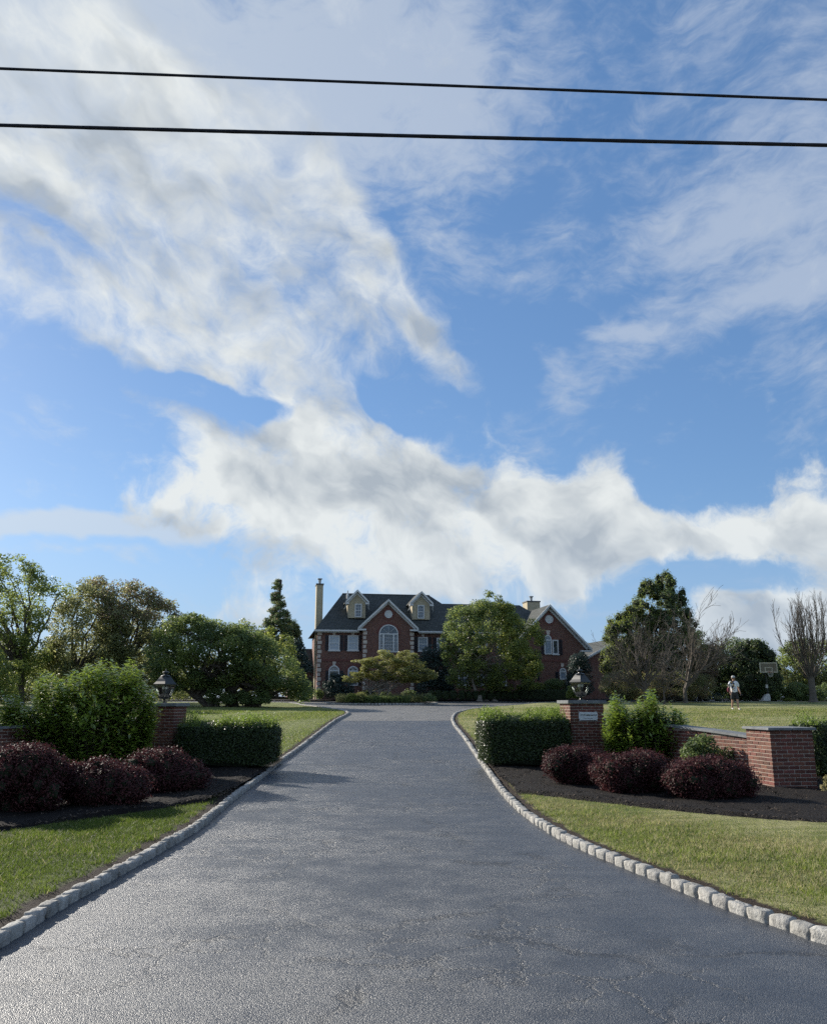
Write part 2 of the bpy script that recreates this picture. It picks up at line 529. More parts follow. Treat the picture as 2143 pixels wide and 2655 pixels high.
M = {}
M['asphalt'] = asphalt_material()
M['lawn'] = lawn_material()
M['mulch'] = mulch_material()
M['granite'] = rough_mat('split_granite', (0.20, 0.195, 0.18), (0.44, 0.425, 0.39), 14, .85, 38, 1.0, .018, objvar=.2)
M['soil'] = rough_mat('dark_soil', (0.02, 0.014, 0.01), (0.06, 0.045, 0.03), 12, .95, 30, .8, .02)

# ------------------------------------------------------------------ kerb lines from the photograph
LEFT_PX = [(0, 2462), (101, 2399), (153, 2365), (278, 2294), (423, 2210), (524, 2149), (585, 2097), (645, 2048), (700, 2004), (737, 1974),
           (813, 1917), (870, 1873), (900, 1856), (904, 1850), (886, 1843), (859, 1839), (794, 1831), (735, 1824)]
RIGHT_PX = [(2126, 2449), (2053, 2422), (1956, 2388), (1824, 2340), (1713, 2291), (1591, 2243), (1446, 2177), (1349, 2112), (1299, 2062), (1272, 2023),
            (1246, 1985), (1206, 1924), (1171, 1876), (1173, 1858), (1186, 1849), (1215, 1842), (1260, 1836), (1340, 1829), (1440, 1823)]


def smooth_line(pts, step):
    """Catmull-Rom through points, resampled at an even spacing"""
    P = [pts[0]] + list(pts) + [pts[-1]]
    out = []
    for i in range(1, len(P) - 2):
        p0, p1, p2, p3 = P[i - 1], P[i], P[i + 1], P[i + 2]
        for k in range(12):
            u = k / 12
            out.append(0.5 * ((2 * p1) + (p2 - p0) * u + (2 * p0 - 5 * p1 + 4 * p2 - p3) * u * u + (3 * p1 - p0 - 3 * p2 + p3) * u ** 3))
    out.append(P[-2])
    res = [out[0]]; acc = 0.0
    for a, b in zip(out[:-1], out[1:]):
        L = (b - a).length
        if L < 1e-9:
            continue
        d = step - acc
        while d <= L:
            res.append(a + (b - a) * (d / L)); d += step
        acc = (acc + L) % step if False else L - (d - step)
        acc = max(0.0, acc)
    return res


def flat(p):
    return Vector((p.x, p.y, 0))


left_pts = [flat(gp(*p)) for p in LEFT_PX]
right_pts = [flat(gp(*p)) for p in RIGHT_PX]
# towards the road both kerbs flare out, beyond the loop they run off behind the trees
left_all = [Vector((-12, 0.4, 0)), Vector((-6.4, 1.2, 0)), Vector((-3.7, 3.0, 0)), Vector((-2.85, 5.0, 0))] + left_pts + [Vector((-16.0, 66.0, 0)), Vector((-24.0, 69.0, 0)), Vector((-70, 70.5, 0))]
right_all = [Vector((12.0, 1.6, 0)), Vector((6.4, 2.6, 0)), Vector((3.7, 4.6, 0))] + right_pts + [Vector((20.0, 68.6, 0)), Vector((34.0, 70.0, 0)), Vector((80, 71.0, 0))]
KSTEP = 0.222
left_line = smooth_line(left_all, KSTEP)
right_line = smooth_line(right_all, KSTEP)


def line_x(line):
    """x of a kerb line as a function of Y (made monotone)"""
    ys, xs = [], []
    for p in line:
        if not ys or p.y > ys[-1] + 1e-3:
            ys.append(p.y); xs.append(p.x)
    return np.array(ys), np.array(xs)


LY, LX = line_x(left_line)
RY, RX = line_x(right_line)

# ------------------------------------------------------------------ sheets
def rows_sheet(name, rows, mat, attr=None):
    """rows: list of (list of (x, y, z)) with equal counts"""
    n, k = len(rows), len(rows[0])
    V = np.array([p for r in rows for p in r], dtype=float)
    F = np.array([(i * k + j, i * k + j + 1, (i + 1) * k + j + 1, (i + 1) * k + j) for i in range(n - 1) for j in range(k - 1)])
    me = mesh_np(name, V, F, {attr[0]: np.array(attr[1], dtype=float)} if attr else None, smooth=True)
    return obj(name, me, mat)


gy = sorted(set([-60, -20, 0, 20, 40] + list(np.arange(15, 130, 3.0)) + [150, 200, 300, 500, 900, 1500, 2500]))
gx = [-2500, -900, -300, -120, -60, -30, 0, 30, 60, 120, 300, 900, 2500]
M['field'] = rough_mat('rough_field', (0.05, 0.07, 0.02), (0.10, 0.11, 0.04), .4, .9, 3, .5, .1)
tag(rows_sheet('ground', [[(x, y, h(y) - .25) for x in gx] for y in gy], M['field']), kind='structure')
dy_ = list(np.arange(-30, 0, 3.0)) + list(np.arange(0, 76.1, .75))
dx_ = list(np.linspace(-90, -12, 10)) + list(np.linspace(-10, 10, 21)) + list(np.linspace(12, 90, 10))
drive = tag(rows_sheet('driveway', [[(x, y, h(y)) for x in dx_] for y in dy_], M['asphalt']), kind='structure')
# the forecourt gives way to planting under the house
by_ = list(np.arange(73.6, 130, 2.0))
tag(rows_sheet('house_bed', [[(x, y, h(y) + .09) for x in dx_] for y in by_], M['mulch']), kind='structure')

LAWN_H = 0.072
ly = list(np.arange(2.4, 24, .25)) + list(np.arange(24, 69.0, .5))


def lawn_side(line_y, line_xs, sgn, y_end):
    rows, at_ = [], []
    offs_ = [0.0, .05, .12, .22, .35, .55, .8, 1.2, 1.8, 2.6, 3.6, 5, 7, 10, 14, 20, 30, 50, 80]
    for y in ly:
        if y > y_end:
            break
        # distance to the kerb over the ground, for the strip of bare soil along it
        x0 = float(np.interp(y, line_y, line_xs)) + sgn * 0.13
        sl = abs((np.interp(y + .3, line_y, line_xs) - np.interp(y - .3, line_y, line_xs)) / .6)
        k = 1 / math.sqrt(1 + sl * sl)
        row = []
        for o in offs_:
            d = o * k
            crown = LAWN_H * min(1.0, .55 + .45 * min(1, d / .25)) + 0.025 * math.sin(o * .9 + y * .4) * min(1, d)
            row.append((x0 + sgn * o, y, h(y) + crown))
            at_.append(max(0.0, 1.0 - d / (.30 if y < 24 else .32)) + (.15 if d < .05 else 0))
        rows.append(row)
    if sgn < 0:
        rows = [r[::-1] for r in rows]
        k_ = len(offs_)
        at_ = [a for i in range(len(rows)) for a in at_[i * k_:(i + 1) * k_][::-1]]
    return rows, at_


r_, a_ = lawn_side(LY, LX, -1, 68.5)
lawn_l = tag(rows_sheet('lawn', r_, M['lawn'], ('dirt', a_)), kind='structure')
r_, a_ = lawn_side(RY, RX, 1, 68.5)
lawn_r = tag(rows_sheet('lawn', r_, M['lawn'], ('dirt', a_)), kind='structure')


def lawn_z(x, y):
    return h(y) + LAWN_H


# ------------------------------------------------------------------ mulch beds
MR_PX = [(1300, 2048), (1330, 2056), (1363, 2060), (1440, 2069), (1543, 2082), (1722, 2104), (1931, 2126), (2143, 2143), (2400, 2160)]
ML_PX = [(-300, 2200), (0, 2158), (161, 2133), (282, 2117), (403, 2099), (504, 2085), (545, 2082), (600, 2075)]


def bed(name, px, xa, xb, yfar, sgn, kerb):
    pts = [flat(gp(*p, LAWN_H)) for p in px]
    xs = np.array([p.x for p in pts]); ys = np.array([p.y for p in pts])
    o = np.argsort(xs); xs, ys = xs[o], ys[o]
    rows = []
    for x in np.arange(xa, xb, .12):
        y0 = float(np.interp(x, xs, ys)) + .03 * math.sin(x * 9) + .02 * math.sin(x * 23)
        # keep behind the kerb
        yk = [yy for yy in np.arange(y0, yfar, .05) if (x - np.interp(yy, *kerb)) * sgn > .14]
        if not yk:
            continue
        y0 = yk[0]
        row = []
        for j in range(26):
            u = (j / 25) ** 1.3
            y = y0 + (yfar - y0) * u
            e = min(1, (y - y0) / .25, abs(x - np.interp(y, *kerb)) / .3)
            z = h(y) + LAWN_H + .012 + .05 * e + .02 * math.sin(x * 3.1 + y * 1.7) + random.gauss(0, .009)
            if j == 0:
                z = h(y) + LAWN_H - .02
            row.append((x, y, z))
        rows.append(row)
    return tag(rows_sheet(name, rows, M['mulch']), kind='structure'), (xs, ys)


bed_r, BR = bed('mulch_bed', MR_PX, 1.4, 14, 22.6, 1, (RY, RX))
bed_l, BL = bed('mulch_bed', ML_PX, -14, -3.2, 21.8, -1, (LY, LX))

# ------------------------------------------------------------------ kerb stones (granite setts)
def stone_mesh(seed, L=.213, W=.102, H=.16):
    rr = random.Random(seed)
    bm = bmesh.new()
    bmesh.ops.create_cube(bm, size=1)
    bmesh.ops.subdivide_edges(bm, edges=bm.edges[:], cuts=3, use_grid_fill=True)
    skew = [rr.uniform(-.06, .06) for _ in range(4)]
    for v in bm.verts:
        c = v.co * 2
        n_ = (abs(c.x) ** 11 + abs(c.y) ** 9 + abs(c.z) ** 9) ** (1 / 9.6)
        c = c / n_ if n_ > 0 else c
        v.co = Vector((c.x * L / 2 * (1 + skew[0] * c.y), c.y * W / 2 * (1 + skew[1] * c.x), c.z * H / 2 * (1 + skew[2] * c.x + skew[3] * c.y)))
        v.co += Vector((rr.gauss(0, .0022), rr.gauss(0, .0038), rr.gauss(0, .0038)))
    me = bpy.data.meshes.new('kerb_stone')
    bm.to_mesh(me); bm.free()
    me.materials.append(M['granite'])
    me.shade_smooth()
    return me


stones = [stone_mesh(i) for i in range(9)]


def lay_kerb(line, sgn, first, last, name='kerb'):
    """individual stones between two Y values, the rest joined"""
    base = MB()
    for a, b in zip(line[:-1:3], line[3::3]):
        if a.y > 72:
            break
        t = (b - a).normalized(); nrm = Vector((t.y, -t.x, 0)) * sgn
        p, q = a + nrm * .03, b + nrm * .03
        p2, q2 = a + nrm * .11, b + nrm * .11
        base.add([(*v.xy, h(v.y) - .02) for v in (p, q, q2, p2)] + [(*v.xy, h(v.y) + .02) for v in (p, q, q2, p2)],
                 [(0, 1, 5, 4), (1, 2, 6, 5), (2, 3, 7, 6), (3, 0, 4, 7), (4, 5, 6, 7)])
    root = tag(base.build(name, M['soil']), kind='structure')
    rest = []
    cnt = 0
    for i in range(len(line) - 1):
        a, b = line[i], line[i + 1]
        c = (a + b) / 2
        t = (b - a).normalized(); nrm = Vector((t.y, -t.x, 0)) * sgn
        c = c + nrm * (.056 + random.gauss(0, .004))
        dz = h(b.y) - h(a.y)
        rot = Euler((random.gauss(0, .03), -math.atan2(dz, KSTEP) + random.gauss(0, .02), math.atan2(t.y, t.x) + random.gauss(0, .02)))
        z = h(c.y) + .005 + random.gauss(0, .005)
        if c.y > 72 or abs(c.x) > 30:
            continue
        s_ = (random.uniform(.93, 1.02), random.uniform(.93, 1.07), random.uniform(.94, 1.08))
        if first <= c.y <= last and cnt < 298 and c.y > 3.9:
            o = bpy.data.objects.new('kerb_stone', stones[random.randrange(9)])
            COL.objects.link(o)
            o.parent = root
            o.location = (c.x, c.y, z); o.rotation_euler = rot; o.scale = s_
            cnt += 1
        elif c.y > last or c.y <= 3.9:
            rest.append((Matrix.Translation((c.x, c.y, z)) @ rot.to_matrix().to_4x4() @ Matrix.Diagonal((*s_, 1)), stones[i % 9]))
    if rest:
        V, F = [], []
        for Mx, me in rest:
            b0 = len(V)
            V += [Mx @ v.co for v in me.vertices]
            F += [tuple(k + b0 for k in p.vertices) for p in me.polygons]
        o = obj('kerb_stones', mesh('kerb_stones', V, F), M['granite'], root)
        o['kind'] = 'stuff'
    return root


lay_kerb(left_line, -1, 3, 45.5)
lay_kerb(right_line, 1, 3, 45.5)

# ------------------------------------------------------------------ house materials
def brick_wall_mat(name, c1, c2, mortar, bw=.213, rh=.067, ms=.010):
    m, t, out = new_mat(name)
    co = tcoord(t)
    sp = t.n('ShaderNodeSeparateXYZ'); t.put(sp.inputs[0], co)
    cb = t.n('ShaderNodeCombineXYZ'); t.put(cb.inputs[0], t.m('ADD', sp.outputs[0], sp.outputs[1])); t.put(cb.inputs[1], sp.outputs[2])
    br = t.n('ShaderNodeTexBrick')
    t.put(br.inputs['Vector'], cb.outputs[0])
    t.put(br.inputs['Color1'], c1); t.put(br.inputs['Color2'], c2); t.put(br.inputs['Mortar'], mortar)
    br.inputs['Scale'].default_value = 1
    br.inputs['Brick Width'].default_value = bw; br.inputs['Row Height'].default_value = rh
    br.inputs['Mortar Size'].default_value = ms; br.inputs['Mortar Smooth'].default_value = .2
    wv = t.noise(co, .8, 4, .6)
    col = t.mix(t.mapr(wv, .35, .7, 0, .35), br.outputs['Color'], (0.20, 0.085, 0.06))
    col = t.mix(t.mapr(t.noise(co, 9, 3, .7), .4, .8, 0, .4), col, (0.06, 0.03, 0.03))
    b = bump(t, t.m('SUBTRACT', 1.0, br.outputs['Fac']), .6, .01)
    pbr(t, out, col, .85, b, .3)
    return m


def shingle_mat(name, c1, c2):
    m, t, out = new_mat(name)
    co = tcoord(t)
    sp = t.n('ShaderNodeSeparateXYZ'); t.put(sp.inputs[0], co)
    cb = t.n('ShaderNodeCombineXYZ'); t.put(cb.inputs[0], t.m('ADD', sp.outputs[0], t.m('MULTIPLY', sp.outputs[1], .37))); t.put(cb.inputs[1], sp.outputs[2])
    br = t.n('ShaderNodeTexBrick')
    t.put(br.inputs['Vector'], cb.outputs[0])
    t.put(br.inputs['Color1'], c1); t.put(br.inputs['Color2'], c2); t.put(br.inputs['Mortar'], tuple(.35 * v for v in c1))
    br.inputs['Scale'].default_value = 1
    br.inputs['Brick Width'].default_value = .30; br.inputs['Row Height'].default_value = .13
    br.inputs['Mortar Size'].default_value = .012
    col = t.mix(t.mapr(t.noise(co, .5, 4, .6), .35, .7, 0, .5), br.outputs['Color'], (0.05, 0.055, 0.045))
    col = t.mix(t.mapr(t.noise(t.mapping(co, sc=(3, 3, 9)), 1.2, 5, .7), .45, .7, 0, .45), col, (0.13, 0.135, 0.13))
    b = bump(t, t.m('SUBTRACT', 1.0, br.outputs['Fac']), .8, .02)
    pbr(t, out, col, .9, b, .25)
    return m


M['wall'] = brick_wall_mat('house_brick', (0.215, 0.085, 0.056), (0.125, 0.050, 0.038), (0.26, 0.20, 0.165))
M['shingle'] = shingle_mat('slate_grey_shingles', (0.055, 0.062, 0.058), (0.095, 0.10, 0.095))
M['trim'] = rough_mat('white_painted_trim', (0.58, 0.59, 0.58), (0.70, 0.70, 0.68), 2, .5, 30, .1, .002)
M['stucco'] = rough_mat('tan_stucco', (0.40, 0.34, 0.225), (0.50, 0.43, 0.30), 3, .9, 60, .5, .006)
M['quoin'] = rough_mat('cream_cast_stone', (0.50, 0.43, 0.36), (0.62, 0.55, 0.47), 5, .85, 50, .4, .004, objvar=.08)
M['shutter'] = rough_mat('black_shutter_paint', (0.012, 0.013, 0.02), (0.022, 0.022, 0.032), 4, .5, 40, .1, .002)
M['cap'] = rough_mat('dark_slate_cap', (0.05, 0.055, 0.06), (0.11, 0.115, 0.12), 4, .7, 25, .6, .006)
M['steel'] = rough_mat('dull_zinc', (0.30, 0.31, 0.31), (0.42, 0.42, 0.42), 6, .4, 30, .1, .001, metal=.8)


def glass_pane_mat(name, c0, c1):
    m, t, out = new_mat(name)
    co = tcoord(t)
    col = t.mix(t.mapr(t.noise(t.mapping(co, sc=(1, 1, 2.5)), 1.6, 3, .5), .35, .65), c0, c1)
    pbr(t, out, col, .06, None, .8)
    return m


M['pane'] = glass_pane_mat('window_glass_dark', (0.02, 0.03, 0.045), (0.07, 0.10, 0.14))
M['pane_blind'] = glass_pane_mat('window_glass_blind', (0.24, 0.29, 0.35), (0.33, 0.39, 0.45))

# ------------------------------------------------------------------ house
HROT = R(10)
HY = 78.0
_c = at(822.7, 1800, HY)
HO = Vector((_c.x, HY, h(HY) - .05))
HC, HS = math.cos(HROT), math.sin(HROT)


def hp(px, py, yo=0.0):
    """house-local (u, z) of a photo pixel on the plane y = yo"""
    d = px_dir(px, py)
    o = Vector((0, 0, EYE)) - HO
    lo = (HC * o.x + HS * o.y, -HS * o.x + HC * o.y, o.z)
    ld = (HC * d.x + HS * d.y, -HS * d.x + HC * d.y, d.z)
    k = (yo - lo[1]) / ld[1]
    return lo[0] + ld[0] * k, lo[2] + ld[2] * k


house = thing('brick_house', 'two storey red brick house with grey shingle roof, dormers and white trimmed gables', 'house', HO, HROT)


def hu(px, yo=0.0):
    return hp(px, 1700, yo)[0]


def hz_(px, py, yo=0.0):
    return hp(px, py, yo)[1]


def band(mb, outer, inner, y0, y1, closed=False):
    """flat ring between two outlines of equal count, with depth"""
    n = len(outer)
    b = [(x, y0, z) for x, z in outer] + [(x, y0, z) for x, z in inner] + [(x, y1, z) for x, z in outer] + [(x, y1, z) for x, z in inner]
    fs = []
    for i in range(n if closed else n - 1):
        j = (i + 1) % n
        fs += [(i, j, n + j, n + i), (2 * n + j, 2 * n + i, 3 * n + i, 3 * n + j), (2 * n + i, 2 * n + j, j, i), (n + i, n + j, 3 * n + j, 3 * n + i)]
    if not closed:
        fs += [(0, n, 3 * n, 2 * n), (n - 1, 2 * n + n - 1, 3 * n + n - 1, n + n - 1)]
    mb.add(b, fs)


def arc(cx, cz, r, a0=0, a1=180, n=14):
    return [(cx + r * math.cos(R(a0 + (a1 - a0) * i / n)), cz + r * math.sin(R(a0 + (a1 - a0) * i / n))) for i in range(n + 1)]


uR = hu(1512, -1.6)                       # right end of the house
zE = hz_(880, 1634, -.4)                  # eaves
MAIN_D = 10.6
uRidL, zR = hp(887.3, 1539.5, 5.3)
uRidR = hp(1112.8, 1544.5, 5.3)[0]
uMid = uRidR + (zR - zE) * .95             # where the main block ends
u2R = hp(1346, 1569, 4.6)[0]
z2 = hz_(1200, 1566.5, 4.6)

mb = MB(); mb.box(0, uMid, 0, MAIN_D, 0, zE - .12); mb.box(uMid, u2R + 3.0, 0.003, 9.2, 0, zE - .12)
mb.build('wall', M['wall'], house)
ov = .42
mb = MB()
e0 = (-ov, -ov, zE); e1 = (uMid + ov, -ov, zE); e2 = (uMid + ov, MAIN_D + ov, zE); e3 = (-ov, MAIN_D + ov, zE)
rl, rr = (uRidL, 5.3, zR), (uRidR, 5.3, zR)
mb.add([e0, e1, e2, e3, rl, rr], [(0, 1, 5, 4), (1, 2, 5), (2, 3, 4, 5), (3, 0, 4), (0, 3, 2, 1)])
roof = mb.build('roof', M['shingle'], house)
mb = MB()
x0, x1 = uMid - 3.2, u2R + 3.4
mb.add([(x0, -ov + .01, zE - .01), (x1, -ov + .01, zE - .01), (x1, 9.6, zE - .01), (x0, 9.6, zE - .01), (x0, 4.6, z2), (u2R, 4.6, z2)],
       [(0, 1, 5, 4), (1, 2, 5), (2, 3, 4, 5), (3, 0, 4), (0, 3, 2, 1)])
mb.build('roof', M['shingle'], house)
MB().box(uRidL, uRidR, 5.22, 5.38, zR - .03, zR + .05).build('ridge_cap', M['cap'], roof)
g_l, g_r = hu(930, -.5), hu(1083, -.5)
for a, b in ((-ov - .05, g_l), (g_r, u2R + 2.6)):
    MB().box(a, b, -ov - .16, -ov - .01, zE - .12, zE + .02).build('gutter', M['trim'], house)
    MB().box(a + .1, b, -ov, -.02, zE - .20, zE - .125).build('soffit', M['trim'], house)
vp = hp(901, 1546, 4.4)
MB().lathe([(.13, -.5), (.13, .15), (.06, .2), (.06, .55)], 8, (vp[0], 4.4, vp[1])).build('roof_vent', M['trim'], roof)


def gable(uc, half, zeave, zapex, yo, depth, wall_half, zb, wallm, name, par, ohang=.45, trim=.26, thick=.16, returns=True, wall=True):
    """gable end: pentagon wall, two roof slopes running back, white rake boards and cornice returns"""
    sl = (zapex - zeave) / half
    n = MB()
    if wall:
        zw = zapex - sl * wall_half - .12
        n.prism([(uc - wall_half, zb), (uc + wall_half, zb), (uc + wall_half, zw), (uc, zapex - .12), (uc - wall_half, zw)], yo, yo + depth * .9)
        root = n.build(name, wallm, par)
    s = MB()
    L = [(uc - half, zeave), (uc, zapex), (uc + half, zeave)]
    Li = [(uc - half, zeave - thick), (uc, zapex - thick), (uc + half, zeave - thick)]
    band(s, L, Li, yo - ohang + .02, yo + depth)
    tgt = root if par is not house else house
    s.build('roof' if tgt is house else 'dormer_roof', M['shingle'], tgt)
    t_ = MB()
    k = math.sqrt(1 + sl * sl)
    band(t_, [(uc - half - .04, zeave - .02), (uc, zapex + .03), (uc + half + .04, zeave - .02)],
         [(uc - half - .04, zeave - .02 - trim * .55 * k), (uc, zapex + .03 - trim * .55 * k), (uc + half + .04, zeave - .02 - trim * .55 * k)], yo - ohang - .05, yo - ohang + .02)
    d2 = trim * .55 * k
    band(t_, [(uc - half * .93, zeave + sl * half * .07 - d2), (uc, zapex - d2), (uc + half * .93, zeave + sl * half * .07 - d2)],
         [(uc - half * .93 + .0, zeave + sl * half * .07 - d2 * 1.95), (uc, zapex - d2 * 1.95), (uc + half * .93, zeave + sl * half * .07 - d2 * 1.95)], yo - .12, yo - .02)
    # soffit closing between the two boards
    band(t_, [(uc - half * .97, zeave + sl * half * .03 - thick), (uc, zapex - thick), (uc + half * .97, zeave + sl * half * .03 - thick)],
         [(uc - half * .97, zeave + sl * half * .03 - thick - .04), (uc, zapex - thick - .04), (uc + half * .97, zeave + sl * half * .03 - thick - .04)], yo - ohang + .03, yo - .02)
    t_.build('rake_board', M['trim'], tgt)
    if returns:
        r_ = MB()
        wr = half * .26
        for sg in (-1, 1):
            a, b = sorted((uc + sg * (half + .06), uc + sg * (half - wr)))
            MB().box(a, b, yo - ohang - .03, yo - .01, zeave - trim * .55 * k - .10, zeave - trim * .55 * k + .05).build('cornice_return', M['trim'], tgt)
    return root if wall else None


# central gable
GY = -.75
gu, gz = hp(1007.2, 1554, GY - .45)
ghalf = (hu(1084.3, GY - .45) - hu(928.9, GY - .45)) / 2
gze = hz_(1007, 1627, GY - .45)
gwh = (hu(1071.5, GY) - hu(941, GY)) / 2
gable(gu, ghalf, gze, gz, GY, 5.0, gwh, 0, M['wall'], 'gable_wall', house)
# right wing
WY = -1.6
wu, wz = hp(1424.6, 1567.5, WY - .45)
whalf = hu(1529, WY - .45) - hu(1424.6, WY - .45)
wze = hz_(1528, 1681, WY - .45)
wwh = hu(1512.5, WY) - hu(1423, WY)
gable(wu, whalf, wze, wz, WY, 13.0, wwh, 0, M['wall'], 'wing_wall', house, ohang=.5, trim=.30)

# dormers
for (ax, ay, el, er, ey, wl, wr, wb, w0, w1, wt, wbm) in (
        (926.7, 1529, 897, 956, 1558, 904.6, 949.6, 1602.6, 917.5, 935.9, 1565.5, 1600.4),
        (1092.6, 1533, 1062, 1121.5, 1562.5, 1067, 1113, 1606.5, 1081.7, 1099.6, 1569, 1604.3)):
    DYo = 1.1
    u, z = hp(ax, ay, DYo - .35)
    hf = (hu(er, DYo - .35) - hu(el, DYo - .35)) / 2
    ze_ = hz_(ax, ey, DYo - .35)
    wh = (hu(wr, DYo) - hu(wl, DYo)) / 2
    zb = hz_(ax, wb, DYo)
    d = gable(u, hf, ze_, z, DYo, 4.2, wh, zb, M['stucco'], 'dormer', house, ohang=.35, trim=.27, thick=.1)
    a, b = hu(w0, DYo), hu(w1, DYo)
    zt, zbm = hz_(ax, wt, DYo), hz_(ax, wbm, DYo)
    f = MB(); band(f, [(a, zbm), (b, zbm), (b, zt), (a, zt)], [(a + .1, zbm + .1), (b - .1, zbm + .1), (b - .1, zt - .1), (a + .1, zt - .1)], DYo - .07, DYo - .003, True)
    zm = (zt + zbm) / 2
    f.box(a + .1, b - .1, DYo - .055, DYo - .012, zm - .03, zm + .03)
    for k in (1, 2):
        x = a + .1 + (b - a - .2) * k / 3
        f.box(x - .012, x + .012, DYo - .045, DYo - .014, zbm + .1, zt - .1)
    for k in (.25, .75):
        zk = zbm + .1 + (zt - zbm - .2) * k
        f.box(a + .1, b - .1, DYo - .045, DYo - .014, zk - .012, zk + .012)
    f.build('window_frame', M['trim'], d)
    for z0, z1 in ((zbm + .1, zm - .03), (zm + .03, zt - .1)):
        MB().box(a + .1, b - .1, DYo - .03, DYo - .006, z0, z1).build('pane', M['pane'], d)
    # curled gutter ends beside the dormer
    for sg in (-1, 1):
        pts = [(u + sg * hf * .96, DYo - .25, ze_ - .2), (u + sg * hf * 1.0, DYo - .2, ze_ - .38), (u + sg * hf * 1.02, DYo, ze_ - .6), (u + sg * hf * 1.12, DYo + .2, ze_ - .72)]
        MB().tube(pts, .045, 6).build('downpipe', M['trim'], d)


def keystone(px, py, yo=0.0, w_=.32, hh=.34):
    u, z = hp(px, py, yo)
    MB().prism([(u - w_ * .36, z - hh / 2), (u + w_ * .36, z - hh / 2), (u + w_ * .5, z + hh / 2), (u - w_ * .5, z + hh / 2)], yo - .05, yo - .004).build('keystone', M['quoin'], house)


def rect_window(x0, x1, y0, y1, yo=0.0, pane='pane_blind', cols=3, rows=2, sash=True, bars=True):
    a, zt = hp(x0, y0, yo); b, zb = hp(x1, y1, yo)
    fr = .11
    f = MB(); band(f, [(a, zb), (b, zb), (b, zt), (a, zt)], [(a + fr, zb + fr), (b - fr, zb + fr), (b - fr, zt - fr), (a + fr, zt - fr)], yo - .08, yo - .003, True)
    f.box(a - .06, b + .06, yo - .13, yo - .083, zb - .06, zb + .05)
    win = f.build('window', M['trim'], house)
    zm = (zt + zb) / 2 if sash else zt - fr
    if sash:
        MB().box(a + fr, b - fr, yo - .065, yo - .02, zm - .035, zm + .035).build('meeting_rail', M['trim'], win)
    parts = ((zb + fr, zm - .035), (zm + .035, zt - fr)) if sash else ((zb + fr, zt - fr),)
    for z0, z1 in parts:
        MB().box(a + fr, b - fr, yo - .035, yo - .008, z0, z1).build('pane', M[pane], win)
        if bars:
            g = MB()
            for k in range(1, cols):
                x = a + fr + (b - a - 2 * fr) * k / cols
                g.box(x - .011, x + .011, yo - .048, yo - .037, z0, z1)
            for k in range(1, rows):
                z = z0 + (z1 - z0) * k / rows
                g.box(a + fr, b - fr, yo - .047, yo - .038, z - .011, z + .011)
            g.build('glazing_bars', M['trim'], win)
    return win


def shutter(x0, x1, y0, y1, yo=0.0):
    a, zt = hp(x0, y0, yo); b, zb = hp(x1, y1, yo)
    s = MB(); band(s, [(a, zb), (b, zb), (b, zt), (a, zt)], [(a + .06, zb + .08), (b - .06, zb + .08), (b - .06, zt - .08), (a + .06, zt - .08)], yo - .06, yo - .004, True)
    zm = (zt + zb) / 2
    s.box(a + .06, b - .06, yo - .058, yo - .006, zm - .05, zm + .05)
    n = 18
    for k in range(n):
        z = zb + .08 + (zt - zb - .16) * (k + .5) / n
        s.box(a + .06, b - .06, yo - .04, yo - .008, z - .025, z + .02)
    s.build('shutter', M['shutter'], house)


def arch_window(x0, x1, ytop, yspring, ybot, yo=0.0, pane='pane', rays=3):
    a, b = hu(x0, yo), hu(x1, yo)
    zt, zs, zb = hz_((x0 + x1) / 2, ytop, yo), hz_((x0 + x1) / 2, yspring, yo), hz_((x0 + x1) / 2, ybot, yo)
    cx, r = (a + b) / 2, (b - a) / 2
    ky = (zt - zs) / r
    def ell(rr, n=16):
        return [(cx + rr * math.cos(PI * i / n), zs + rr * ky * math.sin(PI * i / n)) for i in range(n + 1)]
    f = MB()
    band(f, ell(r), ell(r - .1), yo - .09, yo - .003)
    f.box(a, a + .1, yo - .09, yo - .003, zb, zs - .001); f.box(b - .1, b, yo - .09, yo - .003, zb, zs - .001)
    f.box(a + .1, b - .1, yo - .085, yo - .003, zs - .06, zs + .05)
    f.box(a + .1, b - .1, yo - .085, yo - .003, zb, zb + .09)
    win = f.build('window', M['trim'], house)
    p = ell(r - .1)
    MB().prism(p[::-1], yo - .035, yo - .008).build('pane', M[pane], win)
    MB().box(a + .1, b - .1, yo - .035, yo - .008, zb + .09, zs - .06).build('pane', M[pane], win)
    g = MB()
    for k in range(1, rays + 1):
        an = PI * k / (rays + 1)
        d_ = Vector((math.cos(an), 0, math.sin(an) * ky)) * (r - .1)
        g.tube([(cx, yo - .045, zs + .05), (cx + d_.x, yo - .045, zs + d_.z)], .016, 4)
    g.build('glazing_bars', M['trim'], win)
    br = MB(); band(br, ell(r + .24), ell(r + .005), yo - .03, yo - .004)
    br.build('brick_arch', M['archbrick'], win)
    return win, (a, b, zb, zs)


M['archbrick'] = rough_mat('arch_brick', (0.20, 0.085, 0.065), (0.13, 0.05, 0.045), 12, .85, 30, .8, .01)
for (x0, x1) in ((852.3, 879.8), (901, 928.6)):
    rect_window(x0, x1, 1647.5, 1687.5)
shutter(843.6, 852, 1646.8, 1687); shutter(880.2, 889, 1647, 1687.2)
shutter(892.4, 900.8, 1647.4, 1687.6); shutter(929, 937.5, 1647.8, 1688)
keystone(865.9, 1641.5); keystone(914.8, 1642.3)
rect_window(1083, 1108.4, 1652, 1689); rect_window(1131, 1156, 1654, 1690)
shutter(1109, 1117.5, 1652, 1689); shutter(1122, 1130.6, 1653, 1689.5); shutter(1156.6, 1165, 1654, 1690)
shutter(1073.8, 1082.6, 1651.5, 1688.6)
keystone(1096, 1646)
w_, (a_0, b_0, zb_, zs_) = arch_window(852.5, 880.2, 1725.5, 1739, 1778)
